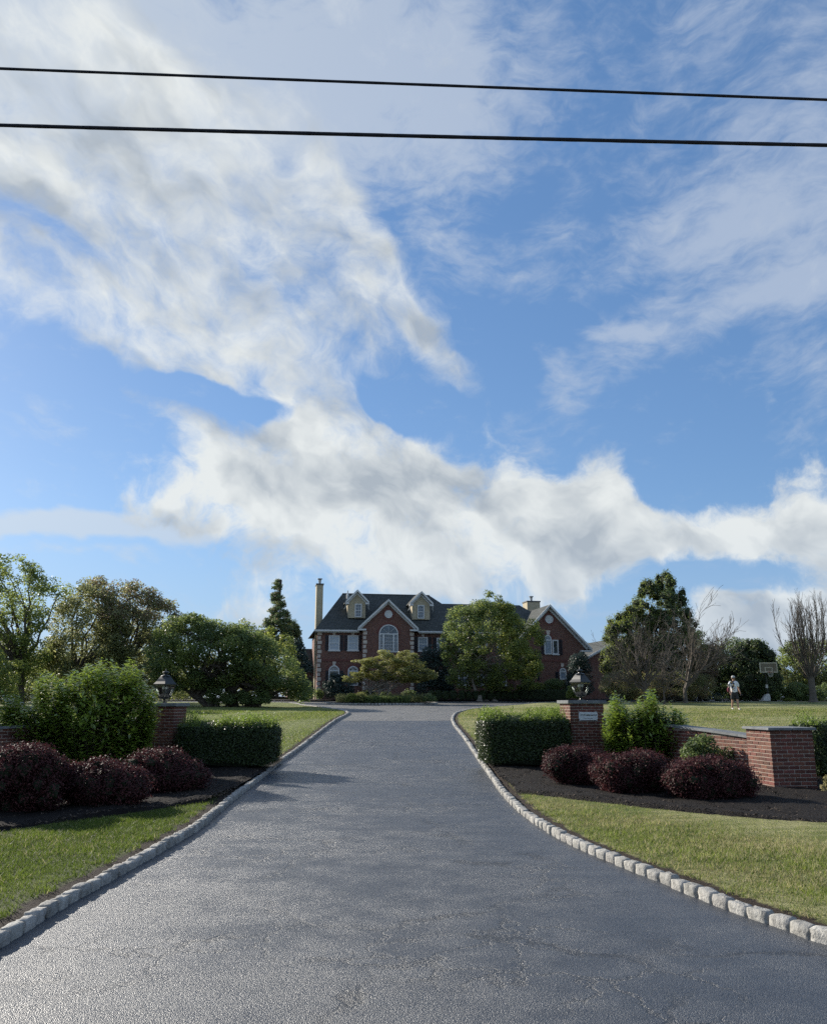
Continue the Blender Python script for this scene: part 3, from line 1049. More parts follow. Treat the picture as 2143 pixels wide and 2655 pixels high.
shutter(844, 852.2, 1739, 1778); shutter(880.6, 889, 1739, 1778)
arch_window(902, 928.5, 1727, 1740, 1778)
shutter(929, 937, 1740, 1778)
keystone(866, 1720.5)
for px in (1100, 1150, 1200, 1250, 1300):
    rect_window(px - 13, px + 13, 1738, 1778, pane='pane')
for px in (1200, 1250, 1300):
    rect_window(px - 13, px + 13, 1655, 1691)
# tall arched window of the central gable
win, (a, b, zb, zs) = arch_window(981.4, 1031.6, 1619.5, 1644, 1691.5, GY, 'pane')
for fx in (.24, .76):
    x = a + (b - a) * fx
    MB().box(x - .07, x + .07, GY - .088, GY - .004, zb + .09, zs - .06).build('mullion', M['trim'], win)
g = MB()
xs_ = [a + .1 + (a + (b - a) * .24 - .07 - a - .1) * .5] + [a + (b - a) * .24 + .07 + ((b - a) * .52 - .14) * k / 4 for k in (1, 2, 3)] + [b - .1 - ((b - a) * .24 - .17) * .5]
for x in xs_:
    g.box(x - .013, x + .013, GY - .05, GY - .037, zb + .09, zs - .06)
for k in range(1, 5):
    z = zb + .09 + (zs - zb - .15) * k / 5
    g.box(a + .1, b - .1, GY - .049, GY - .038, z - .013, z + .013)
g.build('glazing_bars', M['trim'], win)


def round_vent(px, py, rpx, yo):
    u, z = hp(px, py, yo); r = hu(px + rpx, yo) - hu(px, yo)
    n = 24
    ring = lambda rr: [(u + rr * math.cos(2 * PI * i / n), z + rr * math.sin(2 * PI * i / n)) for i in range(n)]
    o = MB(); o.prism(ring(r - .06)[::-1], yo - .05, yo - .003); v = o.build('gable_vent', M['trim'], house)
    o = MB(); band(o, ring(r), ring(r - .06), yo - .08, yo - .003, True)
    for k in (-.5, -.17, .17, .5):
        o.box(u - (r - .1) * math.cos(math.asin(k * .95)) , u + (r - .1) * math.cos(math.asin(k * .95)), yo - .065, yo - .052, z + k * r - .02, z + k * r + .02)
    o.build('vent_frame', M['trim'], v)
    o = MB(); band(o, ring(r + .2), ring(r + .003), yo - .03, yo - .004, True); o.build('brick_ring', M['archbrick'], v)


round_vent(1006.6, 1592.7, 10.2, GY)
round_vent(1422.5, 1606, 10.4, WY)
# wing windows
win, (a, b, zb, zs) = arch_window(1410.5, 1430, 1646, 1660, 1697, WY, 'pane_blind')
rect_window(1430.5, 1447.3, 1659, 1697.4, WY, 'pane', sash=False, bars=False)
shutter(1447.8, 1457.5, 1659, 1697.8, WY); shutter(1401, 1410.2, 1659, 1697, WY)
win, _ = arch_window(1447.8, 1465, 1732, 1742, 1762.5, WY, 'pane_blind')
shutter(1439, 1447.4, 1742, 1762.5, WY)
shutter(1391, 1398, 1734, 1764, WY)
keystone(1457, 1725, WY); keystone(1420, 1640, WY, .4, .4)
u = hu(1465.5, WY)
MB().tube([(u, WY - .09, hz_(1465, 1760, WY)), (u, WY - .09, .35), (u - .12, WY - .16, .12)], .07, 8).build('downpipe', M['trim'], house)
# soldier course between the storeys
zc = hz_(900, 1712, 0)
MB().box(.02, uMid, -.035, -.003, zc - .1, zc + .1).build('brick_course', M['archbrick'], house)
zc2 = hz_(1440, 1713, WY)
MB().box(wu - wwh + .02, wu + wwh - .02, WY - .03, WY - .003, zc2 - .1, zc2 + .1).build('brick_course', M['archbrick'], house)


def quoins(px, yo, z0, ztop, side, toend):
    u = hu(px, yo)
    z = ztop; k = 0
    while z - .30 > z0:
        wd = .36 if k % 2 == 0 else .27
        a, b = (u - .01, u + wd) if side > 0 else (u - wd, u + .01)
        MB().box(a, b, yo - .045, yo + wd * .8, z - .30, z).build('quoin_stone', M['quoin'], house)
        z -= .41; k += 1


quoins(822.7, 0, .1, hz_(825, 1638, 0), 1, 0)
quoins(940.5, GY, .1, hz_(945, 1637, GY), 1, 0)
quoins(1072, GY, .1, hz_(1068, 1640, GY), -1, 0)

# chimneys
def chimney(x0, x1, ytop, yb, yo, dep, zb, flue_px):
    a, b = hu(x0, yo), hu(x1, yo)
    zt = hz_((x0 + x1) / 2, ytop, yo)
    c = MB(); c.box(a, b, yo, yo + dep, zb, zt - .12)
    ch = c.build('chimney', M['stucco'], house)
    MB().box(a - .06, b + .06, yo - .06, yo + dep + .06, zt - .118, zt).build('chimney_cap', M['cap'], ch)
    u = hu(flue_px, yo)
    MB().lathe([(.17, 0), (.17, .08), (.11, .12), (.15, .45), (.2, .5), (.26, .52), (.26, .58)], 10, (u, yo + dep / 2, zt)).build('flue', M['steel'], ch)


chimney(816.3, 833.6, 1512.8, 1600, 3.2, 1.5, 0, 825.6)
chimney(1370, 1403.6, 1558, 1590, 8.5, 1.6, zE - .5, 1387)
# low garage roofs behind, left and right
def back_wing(name_px, yo, ridge_y, eave_y, label_wall='stucco'):
    x0, x1 = name_px
    a, b = hu(x0, yo), hu(x1, yo)
    zr, ze = hz_((x0 + x1) / 2, ridge_y, yo + 3), hz_((x0 + x1) / 2, eave_y, yo)
    mb = MB(); mb.box(a + .3, b - .3, yo + .4, yo + 6, 0, ze - .05); wl = mb.build('wing_wall', M['wall'], house)
    mb = MB(); mb.add([(a, yo, ze), (b, yo, ze), (b, yo + 6.4, ze), (a, yo + 6.4, ze), (a + .2, yo + 3.2, zr), (b - .2, yo + 3.2, zr)], [(0, 1, 5, 4), (1, 2, 5), (2, 3, 4, 5), (3, 0, 4), (0, 3, 2, 1)])
    mb.build('roof', M['shingle'], house)
back_wing((740, 826), 7, 1682, 1736)
# right garage: a gable roof whose left slope faces the sun
gx0, gzz = hp(1572, 1650, 6.0)
gable(gx0 + 1.6, 5.6, hz_(1540, 1724, 6), hz_(1572, 1652, 6), 6.0, 12, 5.0, 0, M['wall'], 'garage_wall', house, ohang=.5, trim=.28)

# ------------------------------------------------------------------ plant materials
def leaf_mat(name, c0, c1, trans=.35, rough=.5, spec=.35, tcol=None):
    m, t, out = new_mat(name)
    a = t.n('ShaderNodeAttribute', attribute_name='tone')
    col = t.mix(a.outputs['Fac'], c0, c1)
    p = t.n('ShaderNodeBsdfPrincipled')
    t.put(p.inputs['Base Color'], col); p.inputs['Roughness'].default_value = rough
    p.inputs['Specular IOR Level'].default_value = spec
    tr = t.n('ShaderNodeBsdfTranslucent')
    tc_ = t.n('ShaderNodeHueSaturation'); t.put(tc_.inputs['Color'], col)
    tc_.inputs['Value'].default_value = 1.9; tc_.inputs['Saturation'].default_value = 1.0
    tc_.inputs['Hue'].default_value = .495
    t.put(tr.inputs['Color'], tc_.outputs[0])
    mx = t.n('ShaderNodeMixShader'); mx.inputs[0].default_value = trans
    t.t.links.new(p.outputs[0], mx.inputs[1]); t.t.links.new(tr.outputs[0], mx.inputs[2])
    t.t.links.new(mx.outputs[0], out.inputs[0])
    return m


M['leaf_mid'] = leaf_mat('leaf_mid_green', (0.078, 0.112, 0.034), (0.241, 0.280, 0.076), .5)
M['leaf_dark'] = leaf_mat('leaf_dark_green', (0.058, 0.091, 0.036), (0.174, 0.222, 0.070), .45)
M['leaf_bright'] = leaf_mat('leaf_bright_green', (0.10, 0.135, 0.028), (0.29, 0.31, 0.065), .4)
M['leaf_olive'] = leaf_mat('leaf_olive', (0.102, 0.120, 0.054), (0.276, 0.282, 0.120), .5)
M['leaf_russet'] = leaf_mat('leaf_russet', (0.121, 0.083, 0.061), (0.231, 0.187, 0.099), .45)
M['leaf_gold'] = leaf_mat('leaf_gold_green', (0.116, 0.130, 0.039), (0.330, 0.330, 0.105), .35)
M['leaf_pale'] = leaf_mat('leaf_pale_green', (0.10, 0.12, 0.05), (0.26, 0.26, 0.13), .35)
M['leaf_magnolia'] = leaf_mat('leaf_glossy', (0.063, 0.115, 0.023), (0.241, 0.322, 0.046), .3, .26, .7)
M['leaf_yew'] = leaf_mat('leaf_clipped_hedge', (0.018, 0.035, 0.012), (0.06, 0.09, 0.02), .2, .45, .4)
M['leaf_yew_tip'] = leaf_mat('leaf_hedge_tip', (0.075, 0.12, 0.02), (0.19, 0.26, 0.05), .4, .5, .3)
M['leaf_plum'] = leaf_mat('leaf_plum_purple', (0.022, 0.011, 0.012), (0.115, 0.040, 0.039), .22, .6, .15)
M['leaf_spruce'] = leaf_mat('needle_blue_green', (0.022, 0.042, 0.038), (0.060, 0.090, 0.072), .25)
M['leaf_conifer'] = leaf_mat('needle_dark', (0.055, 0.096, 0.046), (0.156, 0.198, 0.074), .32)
M['leaf_conifer_lit'] = leaf_mat('needle_lit_tint', (0.085, 0.12, 0.026), (0.25, 0.285, 0.06), .42)  # paler needle copy, sunlight put into the colour
M['bark'] = rough_mat('bark_grey_brown', (0.05, 0.038, 0.03), (0.12, 0.10, 0.08), 6, .95, 30, 1, .02)
M['bark_pale'] = rough_mat('bark_pale_grey', (0.16, 0.14, 0.12), (0.30, 0.27, 0.23), 6, .9, 30, .8, .02)
M['bark_dead'] = rough_mat('bark_bare_wood', (0.08, 0.066, 0.052), (0.16, 0.135, 0.11), 4, .9, 30, .6, .01)
M['blade'] = leaf_mat('grass_blade', (0.04, 0.07, 0.012), (0.19, 0.235, 0.05), .35, .6, .25)
M['blade_left'] = leaf_mat('grass_blade_left', (0.030, 0.055, 0.010), (0.12, 0.165, 0.028), .35, .6, .2)  # darker green blades for the near left lawn
M['blade_dry'] = leaf_mat('grass_blade_dry', (0.12, 0.115, 0.04), (0.42, 0.375, 0.20), .3, .6, .25)


M['inner'] = rough_mat('shade_core_dark', (0.012, 0.018, 0.008), (0.03, 0.04, 0.016), 14, .95, 40, 1, .03)  # near-black colour standing in for shade deep inside the foliage


def unit(v):
    return v / np.maximum(1e-9, np.linalg.norm(v, axis=1, keepdims=True))


def leaf_mesh(name, P, Nrm, size, aspect=.5, fold=.25, rng=RNG, tone=None, ax=None, shape=4):
    """folded leaves: P positions, Nrm face normals, size lengths"""
    n = len(P)
    Nrm = unit(Nrm)
    if ax is None:
        ax = rng.normal(size=(n, 3))
    ax = unit(ax - Nrm * np.sum(ax * Nrm, axis=1, keepdims=True))
    sd_ = np.cross(Nrm, ax)
    s = size[:, None] if hasattr(size, '__len__') else size
    a = P - ax * s * .5
    b = P + ax * s * .5
    mid = P - ax * s * .05 - Nrm * s * fold * .3
    l = mid + sd_ * s * aspect * .5 + Nrm * s * fold * .3
    r = mid - sd_ * s * aspect * .5 + Nrm * s * fold * .3
    V = np.stack([a, r, b, l], axis=1).reshape(-1, 3)
    i = np.arange(n)[:, None] * 4
    F = np.concatenate([i + np.array([[0, 1, 2]]), i + np.array([[0, 2, 3]])], axis=1).reshape(-1, 3)
    if tone is None:
        tone = rng.random(n)
    return mesh_np(name, V, F, {'tone': np.repeat(np.clip(tone, 0, 1), 4)})


def in_poly(px, pz, poly):
    inside = np.zeros(len(px), bool)
    n = len(poly)
    for i in range(n):
        x1, z1 = poly[i]; x2, z2 = poly[(i + 1) % n]
        c = ((z1 > pz) != (z2 > pz)) & (px < (x2 - x1) * (pz - z1) / (z2 - z1 + 1e-12) + x1)
        inside ^= c
    return inside


def edge_dist(px, pz, poly):
    d = np.full(len(px), 1e9)
    n = len(poly)
    for i in range(n):
        a = np.array(poly[i]); b = np.array(poly[(i + 1) % n]); ab = b - a
        t_ = np.clip(((px - a[0]) * ab[0] + (pz - a[1]) * ab[1]) / (ab @ ab + 1e-9), 0, 1)
        d = np.minimum(d, np.hypot(px - a[0] - t_ * ab[0], pz - a[1] - t_ * ab[1]))
    return d


def world_poly(poly_px, Y):
    return [(p.x, p.z) for p in (at(a, b, Y) for a, b in poly_px)]


def clumps_in(poly, Y, K, rc, depth, rng):
    """clump centres spread through a crown whose outline and depth are given"""
    xs = [p[0] for p in poly]; zs = [p[1] for p in poly]
    out = []
    cand = 0
    while len(out) < K and cand < 60:
        cand += 1
        X = rng.uniform(min(xs), max(xs), 400); Z = rng.uniform(min(zs), max(zs), 400)
        ok = in_poly(X, Z, poly)
        X, Z = X[ok], Z[ok]
        if not len(X):
            continue
        ed = edge_dist(X, Z, poly)
        k = ed > rc * .35
        X, Z, ed = X[k], Z[k], ed[k]
        for x, z, e in zip(X, Z, ed):
            dd = depth * min(1.0, math.sqrt(e / (depth * .9 + 1e-6)))
            y = Y + rng.uniform(-1, 1) * dd
            # prefer the outer shell
            if abs(y - Y) < dd * .45 and rng.random() < .6 and e > rc * 1.5:
                continue
            out.append((x, y, z, min(rc * rng.uniform(.7, 1.25), e * .9 + rc * .35)))
            if len(out) >= K:
                break
    return np.array(out)


def leaves_from_clumps(C, N, rng, flat_=.75, up=.5, shell=.55):
    w_ = C[:, 3] ** 2
    idx = rng.choice(len(C), N, p=w_ / w_.sum())
    d = unit(rng.normal(size=(N, 3)))
    r = C[idx, 3] * (shell + (1 - shell) * rng.random(N) ** .5) * rng.uniform(.8, 1.15, N)
    off_ = d * r[:, None] * np.array([1, 1, flat_])
    P = C[idx, :3] + off_
    Nn = unit(d * (1 - up) + np.array([0, 0, up]) + rng.normal(size=(N, 3)) * .45)
    return P, Nn, idx


def limb(mb, a, b, r0, r1, rng, wob=.12, n=5, sides=5, sag=0.0):
    a = np.array(a, float); b = np.array(b, float)
    L = np.linalg.norm(b - a)
    pts, rad = [], []
    o = rng.normal(size=3) * wob * L
    for i in range(n + 1):
        t_ = i / n
        p = a + (b - a) * t_ + o * math.sin(PI * t_) * .5 + np.array([0, 0, sag * L * math.sin(PI * t_)])
        if 0 < i < n:
            p = p + rng.normal(size=3) * wob * L * .12
        pts.append(Vector(p)); rad.append(r0 + (r1 - r0) * t_)
    mb.tube(pts, rad, sides, cap=False)
    return pts


def tree(label, poly_px, Y, K, rc, depth, N, size, leafm, trunk_px=None, trunk_r=.2, cat='tree', group=None, name='tree', seed=1, bark='bark',
         flat_=.75, up=.5, aspect=.6, branches=None, stems=1, tonefn=None, fork=.35, crown_name='crown', shell=.55, second=None, conifer=False, core=0.0):
    rng = np.random.default_rng(seed)
    poly = world_poly(poly_px, Y)
    C = clumps_in(poly, Y, K, rc, depth, rng)
    xs = [p[0] for p in poly]; zs = [p[1] for p in poly]
    if trunk_px is None:
        tx = sum(xs) / len(xs)
    else:
        tx = at(trunk_px, 1800, Y).x
    gz_ = h(Y) + (.08 if Y < 70 else .1)
    root = thing(name, label, cat, (tx, Y, gz_), 0, group)
    P, Nn, idx = leaves_from_clumps(C, N, rng, flat_, up, shell)
    # keep foliage off the ground
    k = P[:, 2] > gz_ + .02
    P, Nn, idx = P[k], Nn[k], idx[k]
    O = np.array([tx, Y, gz_])
    ctone = rng.normal(size=len(C)) * .16
    tone = .45 + ctone[idx] + rng.normal(size=len(P)) * .2
    if tonefn is not None:
        tone = tone + tonefn(P)
    ms = leafm if isinstance(leafm, (list, tuple)) else [leafm]
    if len(ms) == 1:
        obj(crown_name, leaf_mesh('crown', P - O, Nn, size * rng.uniform(.6, 1.3, len(P)), aspect, rng=rng, tone=tone), M[ms[0]], root)
    else:
        sel = (second(P) if second is not None else (ctone[idx] + rng.normal(size=len(P)) * .08) > .06)
        for mm, kk in ((ms[0], ~sel), (ms[1], sel)):
            if kk.sum():
                obj(crown_name, leaf_mesh('crown', (P - O)[kk], Nn[kk], size * rng.uniform(.6, 1.3, int(kk.sum())), aspect, rng=rng, tone=tone[kk]), M[mm], root)
    # trunk and limbs
    mb = MB()
    zmin, zmax = max(min(zs), gz_), max(zs)
    fz = gz_ + (zmax - gz_) * fork
    nb = branches if branches is not None else min(len(C), 22)
    sel = rng.choice(len(C), min(nb, len(C)), replace=False)
    for st in range(stems):
        off_ = (st - (stems - 1) / 2) * trunk_r * 3.2
        base = np.array([off_, rng.normal() * trunk_r if stems > 1 else 0, -.15]); top = np.array([off_ * 2.2, 0, fz - gz_])
        if fork > 0:
            limb(mb, base, top, trunk_r * (1.0 if stems == 1 else .7), trunk_r * .7 * (1.0 if stems == 1 else .7), rng, .05, 6, 8)
            if trunk_r > .06:
                mb.lathe([(trunk_r * 1.5, 0), (trunk_r * 1.15, .15), (trunk_r * .95, .5)], 8, tuple(base + np.array([0, 0, .1])))
        else:
            top = base
        for i in sel[st::stems]:
            c = C[i, :3] - O
            s0 = base + (top - base) * (rng.uniform(.75, 1.0) if not conifer else max(.05, min(.98, (c[2] + .15 + .2 * abs(c[0])) / max(.1, top[2]))))
            pts = limb(mb, s0, c, trunk_r * rng.uniform(.3, .5), trunk_r * .06, rng, .14, 6, 5, .05)
            for q in range(3):
                b0 = pts[rng.integers(2, 6)]
                e = np.array(b0) + unit(rng.normal(size=(1, 3)))[0] * C[i, 3] * 1.0
                limb(mb, np.array(b0), e, trunk_r * .1, trunk_r * .03, rng, .1, 3, 4)
    mb.build('trunk', M[bark], root)
    if core > 0:  # solid dark lumps added inside the clumps to stop light passing through
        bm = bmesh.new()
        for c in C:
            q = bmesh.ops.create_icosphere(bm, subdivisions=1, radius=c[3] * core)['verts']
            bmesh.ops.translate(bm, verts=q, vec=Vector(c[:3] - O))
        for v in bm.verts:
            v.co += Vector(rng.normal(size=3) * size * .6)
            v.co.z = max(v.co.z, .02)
        me = bpy.data.meshes.new('shade_core'); bm.to_mesh(me); bm.free()
        obj('shade_core', me, M['inner'], root)
    return root


# ---- left side, back to front
tree('tall airy tree with sky showing through at the far left edge of the lawn',
     [(-160, 1560), (-90, 1480), (0, 1455), (40, 1430), (75, 1450), (108, 1462), (120, 1490), (170, 1480), (192, 1505), (160, 1540), (130, 1580), (120, 1640), (140, 1720), (100, 1780), (-120, 1800)],
     55, 150, .7, 3.0, 26000, .17, 'leaf_mid', 55, .26, seed=11, shell=.25, branches=34, fork=.3)
tree('broad olive green tree with leaning dark branches behind the big glossy shrub',
     [(130, 1600), (170, 1530), (215, 1510), (260, 1520), (300, 1560), (330, 1640), (330, 1740), (300, 1800), (150, 1810), (110, 1720)],
     58, 170, .7, 2.6, 30000, .16, 'leaf_olive', 190, .26, seed=12, shell=.35, branches=26, fork=.25)
tree('tree with brownish russet crown standing behind the left lamp pillar',
     [(215, 1540), (222, 1502), (262, 1492), (300, 1505), (345, 1500), (400, 1525), (440, 1545), (470, 1590), (470, 1640), (440, 1700), (430, 1790), (280, 1800), (250, 1700), (240, 1600)],
     60, 190, .7, 3.0, 34000, .16, ['leaf_olive', 'leaf_russet'], 300, .28, seed=13, shell=.3, branches=34, fork=.22,
     second=lambda P: (P[:, 2] > 7.0) & (RNG.random(len(P)) < .4))
tree('tall dark spire shaped conifer left of the brick house',
     [(675, 1640), (690, 1600), (700, 1560), (705, 1530), (714, 1500), (719, 1494), (724, 1500), (733, 1540), (740, 1575), (752, 1590), (760, 1650), (755, 1700), (680, 1700)],
     82, 190, .5, 1.5, 26000, .15, ['leaf_conifer', 'leaf_russet'], 718, .16, name='conifer_tree', cat='conifer', seed=14, shell=.1, branches=70, fork=.97, conifer=True, flat_=.5, up=.2,
     second=lambda P: RNG.random(len(P)) < .10)
tree('shorter blunt topped conifer close to the left of the tall spire',
     [(742, 1680), (745, 1620), (755, 1602), (768, 1604), (778, 1630), (785, 1680), (792, 1720), (740, 1720)],
     84, 90, .5, 1.2, 11000, .16, 'leaf_conifer', 765, .14, name='conifer_tree', cat='conifer', seed=15, shell=.15, branches=30, fork=.9, conifer=True)
tree('dark cedar like evergreen between the spreading tree and the brick house',
     [(738, 1700), (760, 1650), (780, 1660), (800, 1700), (812, 1740), (815, 1805), (740, 1810)],
     74, 70, .5, 1.4, 9000, .17, 'leaf_spruce', 780, .18, name='evergreen_shrub', cat='evergreen', seed=16, shell=.4)
tree('small green tree behind the spreading tree near the house drive',
     [(605, 1620), (620, 1600), (650, 1605), (690, 1620), (740, 1640), (770, 1660), (780, 1760), (620, 1770)],
     70, 60, .6, 1.8, 8000, .18, ['leaf_mid', 'leaf_bright'], 690, .16, seed=17, shell=.35)
tree('wide low spreading tree with dark underside on the left lawn',
     [(395, 1680), (405, 1640), (440, 1600), (470, 1590), (500, 1582), (540, 1600), (600, 1606), (650, 1625), (700, 1650), (740, 1680), (765, 1710), (790, 1750), (815, 1780),
      (812, 1800), (795, 1826), (770, 1826), (740, 1800), (690, 1790), (640, 1780), (560, 1785), (500, 1795), (430, 1800), (400, 1780), (380, 1720)],
     54, 300, .62, 3.4, 60000, .14, ['leaf_dark', 'leaf_mid'], 600, .36, seed=18, shell=.5, branches=46, fork=.14, stems=3, flat_=.6, up=.6)
for (a, b, y0, s_, lab) in ((535, 585, 1770, 21, 'dark clipped shrub under the left end of the spreading tree'),
                            (572, 612, 1788, 22, 'round dark shrub left of the spreading tree trunk'),
                            (612, 650, 1786, 23, 'round dark shrub right of the spreading tree trunk'),
                            (648, 705, 1780, 24, 'wide dark shrub under the right of the spreading tree')):
    tree(lab, [(a, 1826), (a + 2, y0 + 12), ((a + b) / 2, y0), (b - 2, y0 + 12), (b, 1826)], 53, 24, .35, .7, 2600, .10, 'leaf_dark', (a + b) / 2, .05,
         name='clipped_shrub', cat='shrub', group='dark shrubs under the spreading tree', seed=s_, branches=6, fork=.3, shell=.6)
# understorey at the far left, glimpsed between trunks
tree('low bright understorey bush at the far left behind the glossy shrub',
     [(-150, 1720), (-60, 1690), (20, 1680), (50, 1720), (60, 1790), (40, 1840), (-150, 1840)], 50, 70, .6, 1.8, 12000, .14, ['leaf_mid', 'leaf_bright'], -40, .08, name='bush', cat='bush', seed=25, shell=.5, fork=.1)
tree('shady mid green bush behind the left pillar between trunks',
     [(-60, 1760), (60, 1700), (130, 1690), (260, 1700), (420, 1690), (520, 1750), (540, 1812), (300, 1826), (-60, 1830)], 64, 300, .7, 2.4, 30000, .16, ['leaf_olive', 'leaf_mid'], 250, .08, name='bush', cat='bush', seed=26, shell=.4, fork=.1)
# distant wood that closes the view on both sides
def far_wood(label, x0, x1, Y, hgt, seed, leafm):
    rng = np.random.default_rng(seed)
    n = int((x1 - x0) / 2.2)
    C = []
    for i in range(n):
        x = x0 + (x1 - x0) * (i + rng.random()) / n
        hh = hgt * (.75 + .4 * math.sin(x * .23 + seed) ** 2) * rng.uniform(.8, 1.15)
        for k in range(16):
            C.append((x + rng.normal() * 1.3, Y + rng.normal() * 1.6, h(Y) + hh * rng.uniform(.05, 1) ** .8, rng.uniform(.9, 1.5)))
    C = np.array(C)
    P, Nn, idx = leaves_from_clumps(C, n * 1100, rng)
    o = obj('distant_trees', leaf_mesh('distant_trees', P, Nn, .38 * rng.uniform(.6, 1.2, len(P)), .7, rng=rng, tone=.4 + rng.normal(size=len(P)) * .2), M[leafm])
    return tag(o, label, 'trees', kind='stuff')
far_wood('band of distant woodland far behind the lawns', -80, -12, 100, 5.2, 3, 'leaf_olive')
far_wood('band of distant woodland beyond the garage roofs', 22, 95, 104, 4.6, 5, 'leaf_mid')

# young tree just outside the left edge; its shade lies over the left bed
tree('airy tree standing beyond the left edge of the photo', [(-370, 1780), (-390, 1650), (-330, 1560), (-210, 1520), (-110, 1560), (-60, 1640), (-70, 1760), (-210, 1830)], 19.6, 90, .5, 2.1, 15000, .13, 'leaf_mid', -210, .09, seed=91, shell=.4, fork=.35)

# ---- around the house
tree('dark purple leaved low maple against the left corner of the house',
     [(835, 1812), (838, 1770), (850, 1750), (880, 1744), (905, 1755), (918, 1790), (915, 1812)], 75.2, 60, .4, .9, 9000, .12, 'leaf_spruce', 875, .07, name='low_maple', cat='shrub', seed=31, shell=.5, fork=.2)
tree('small dark round bush at the foot of the corner quoins', [(815, 1812), (816, 1790), (826, 1783), (838, 1790), (840, 1812)], 75, 16, .3, .4, 1800, .09, 'leaf_dark', 828, .04, name='bush', cat='bush', seed=32, branches=5)
tree('dark blue green spruce in front of the right half of the house',
     [(1060, 1812), (1072, 1760), (1085, 1700), (1100, 1675), (1118, 1664), (1140, 1668), (1160, 1690), (1172, 1730), (1180, 1812)], 74.5, 120, .5, 1.4, 17000, .13, 'leaf_spruce', 1120, .14, name='spruce_tree', cat='spruce', seed=33, shell=.5, fork=.8)
tree('large yellow green leafy tree covering the middle of the house',
     [(1146, 1700), (1140, 1660), (1150, 1620), (1163, 1580), (1200, 1560), (1225, 1548), (1245, 1552), (1262, 1528), (1290, 1532), (1305, 1560), (1345, 1570), (1360, 1580), (1365, 1600), (1388, 1610), (1405, 1640), (1412, 1700),
      (1400, 1760), (1385, 1790), (1340, 1792), (1290, 1795), (1240, 1785), (1200, 1792), (1160, 1770)], 71.5, 260, .6, 3.0, 54000, .16, ['leaf_dark', 'leaf_bright'], 1262, .2, seed=34, shell=.4, branches=46, fork=.3, stems=3, bark='bark_pale',
     second=lambda P: ((P[:, 0] > 7.2) & (P[:, 0] < 10.6) & (P[:, 1] < 71.5) & (RNG.random(len(P)) < .6)) | (RNG.random(len(P)) < .22))
tree('dark columnar holly at the right end of the house', [(1468, 1790), (1470, 1740), (1482, 1700), (1498, 1688), (1515, 1695), (1530, 1730), (1535, 1800), (1470, 1800)], 73, 70, .5, 1.1, 12000, .13, 'leaf_spruce', 1500, .12, name='holly_tree', cat='holly', seed=35, shell=.6, fork=.4)
tree('dark holly shrub between the wing windows and the hedge', [(1405, 1790), (1412, 1765), (1440, 1758), (1470, 1768), (1475, 1800), (1405, 1800)], 74, 40, .4, .8, 6000, .11, 'leaf_dark', 1440, .06, name='holly_shrub', cat='shrub', seed=36)
tree('light green leafy shrub above the long clipped hedge', [(1330, 1795), (1345, 1775), (1380, 1768), (1410, 1772), (1420, 1795)], 73.4, 30, .35, .7, 4000, .12, 'leaf_bright', 1375, .05, name='shrub', cat='shrub', seed=37)
tree('yellowish low bush to the left of the right lamp', [(1470, 1810), (1474, 1780), (1490, 1768), (1512, 1775), (1520, 1810)], 66, 30, .35, .7, 4500, .11, 'leaf_mid', 1495, .05, name='bush', cat='bush', seed=38)

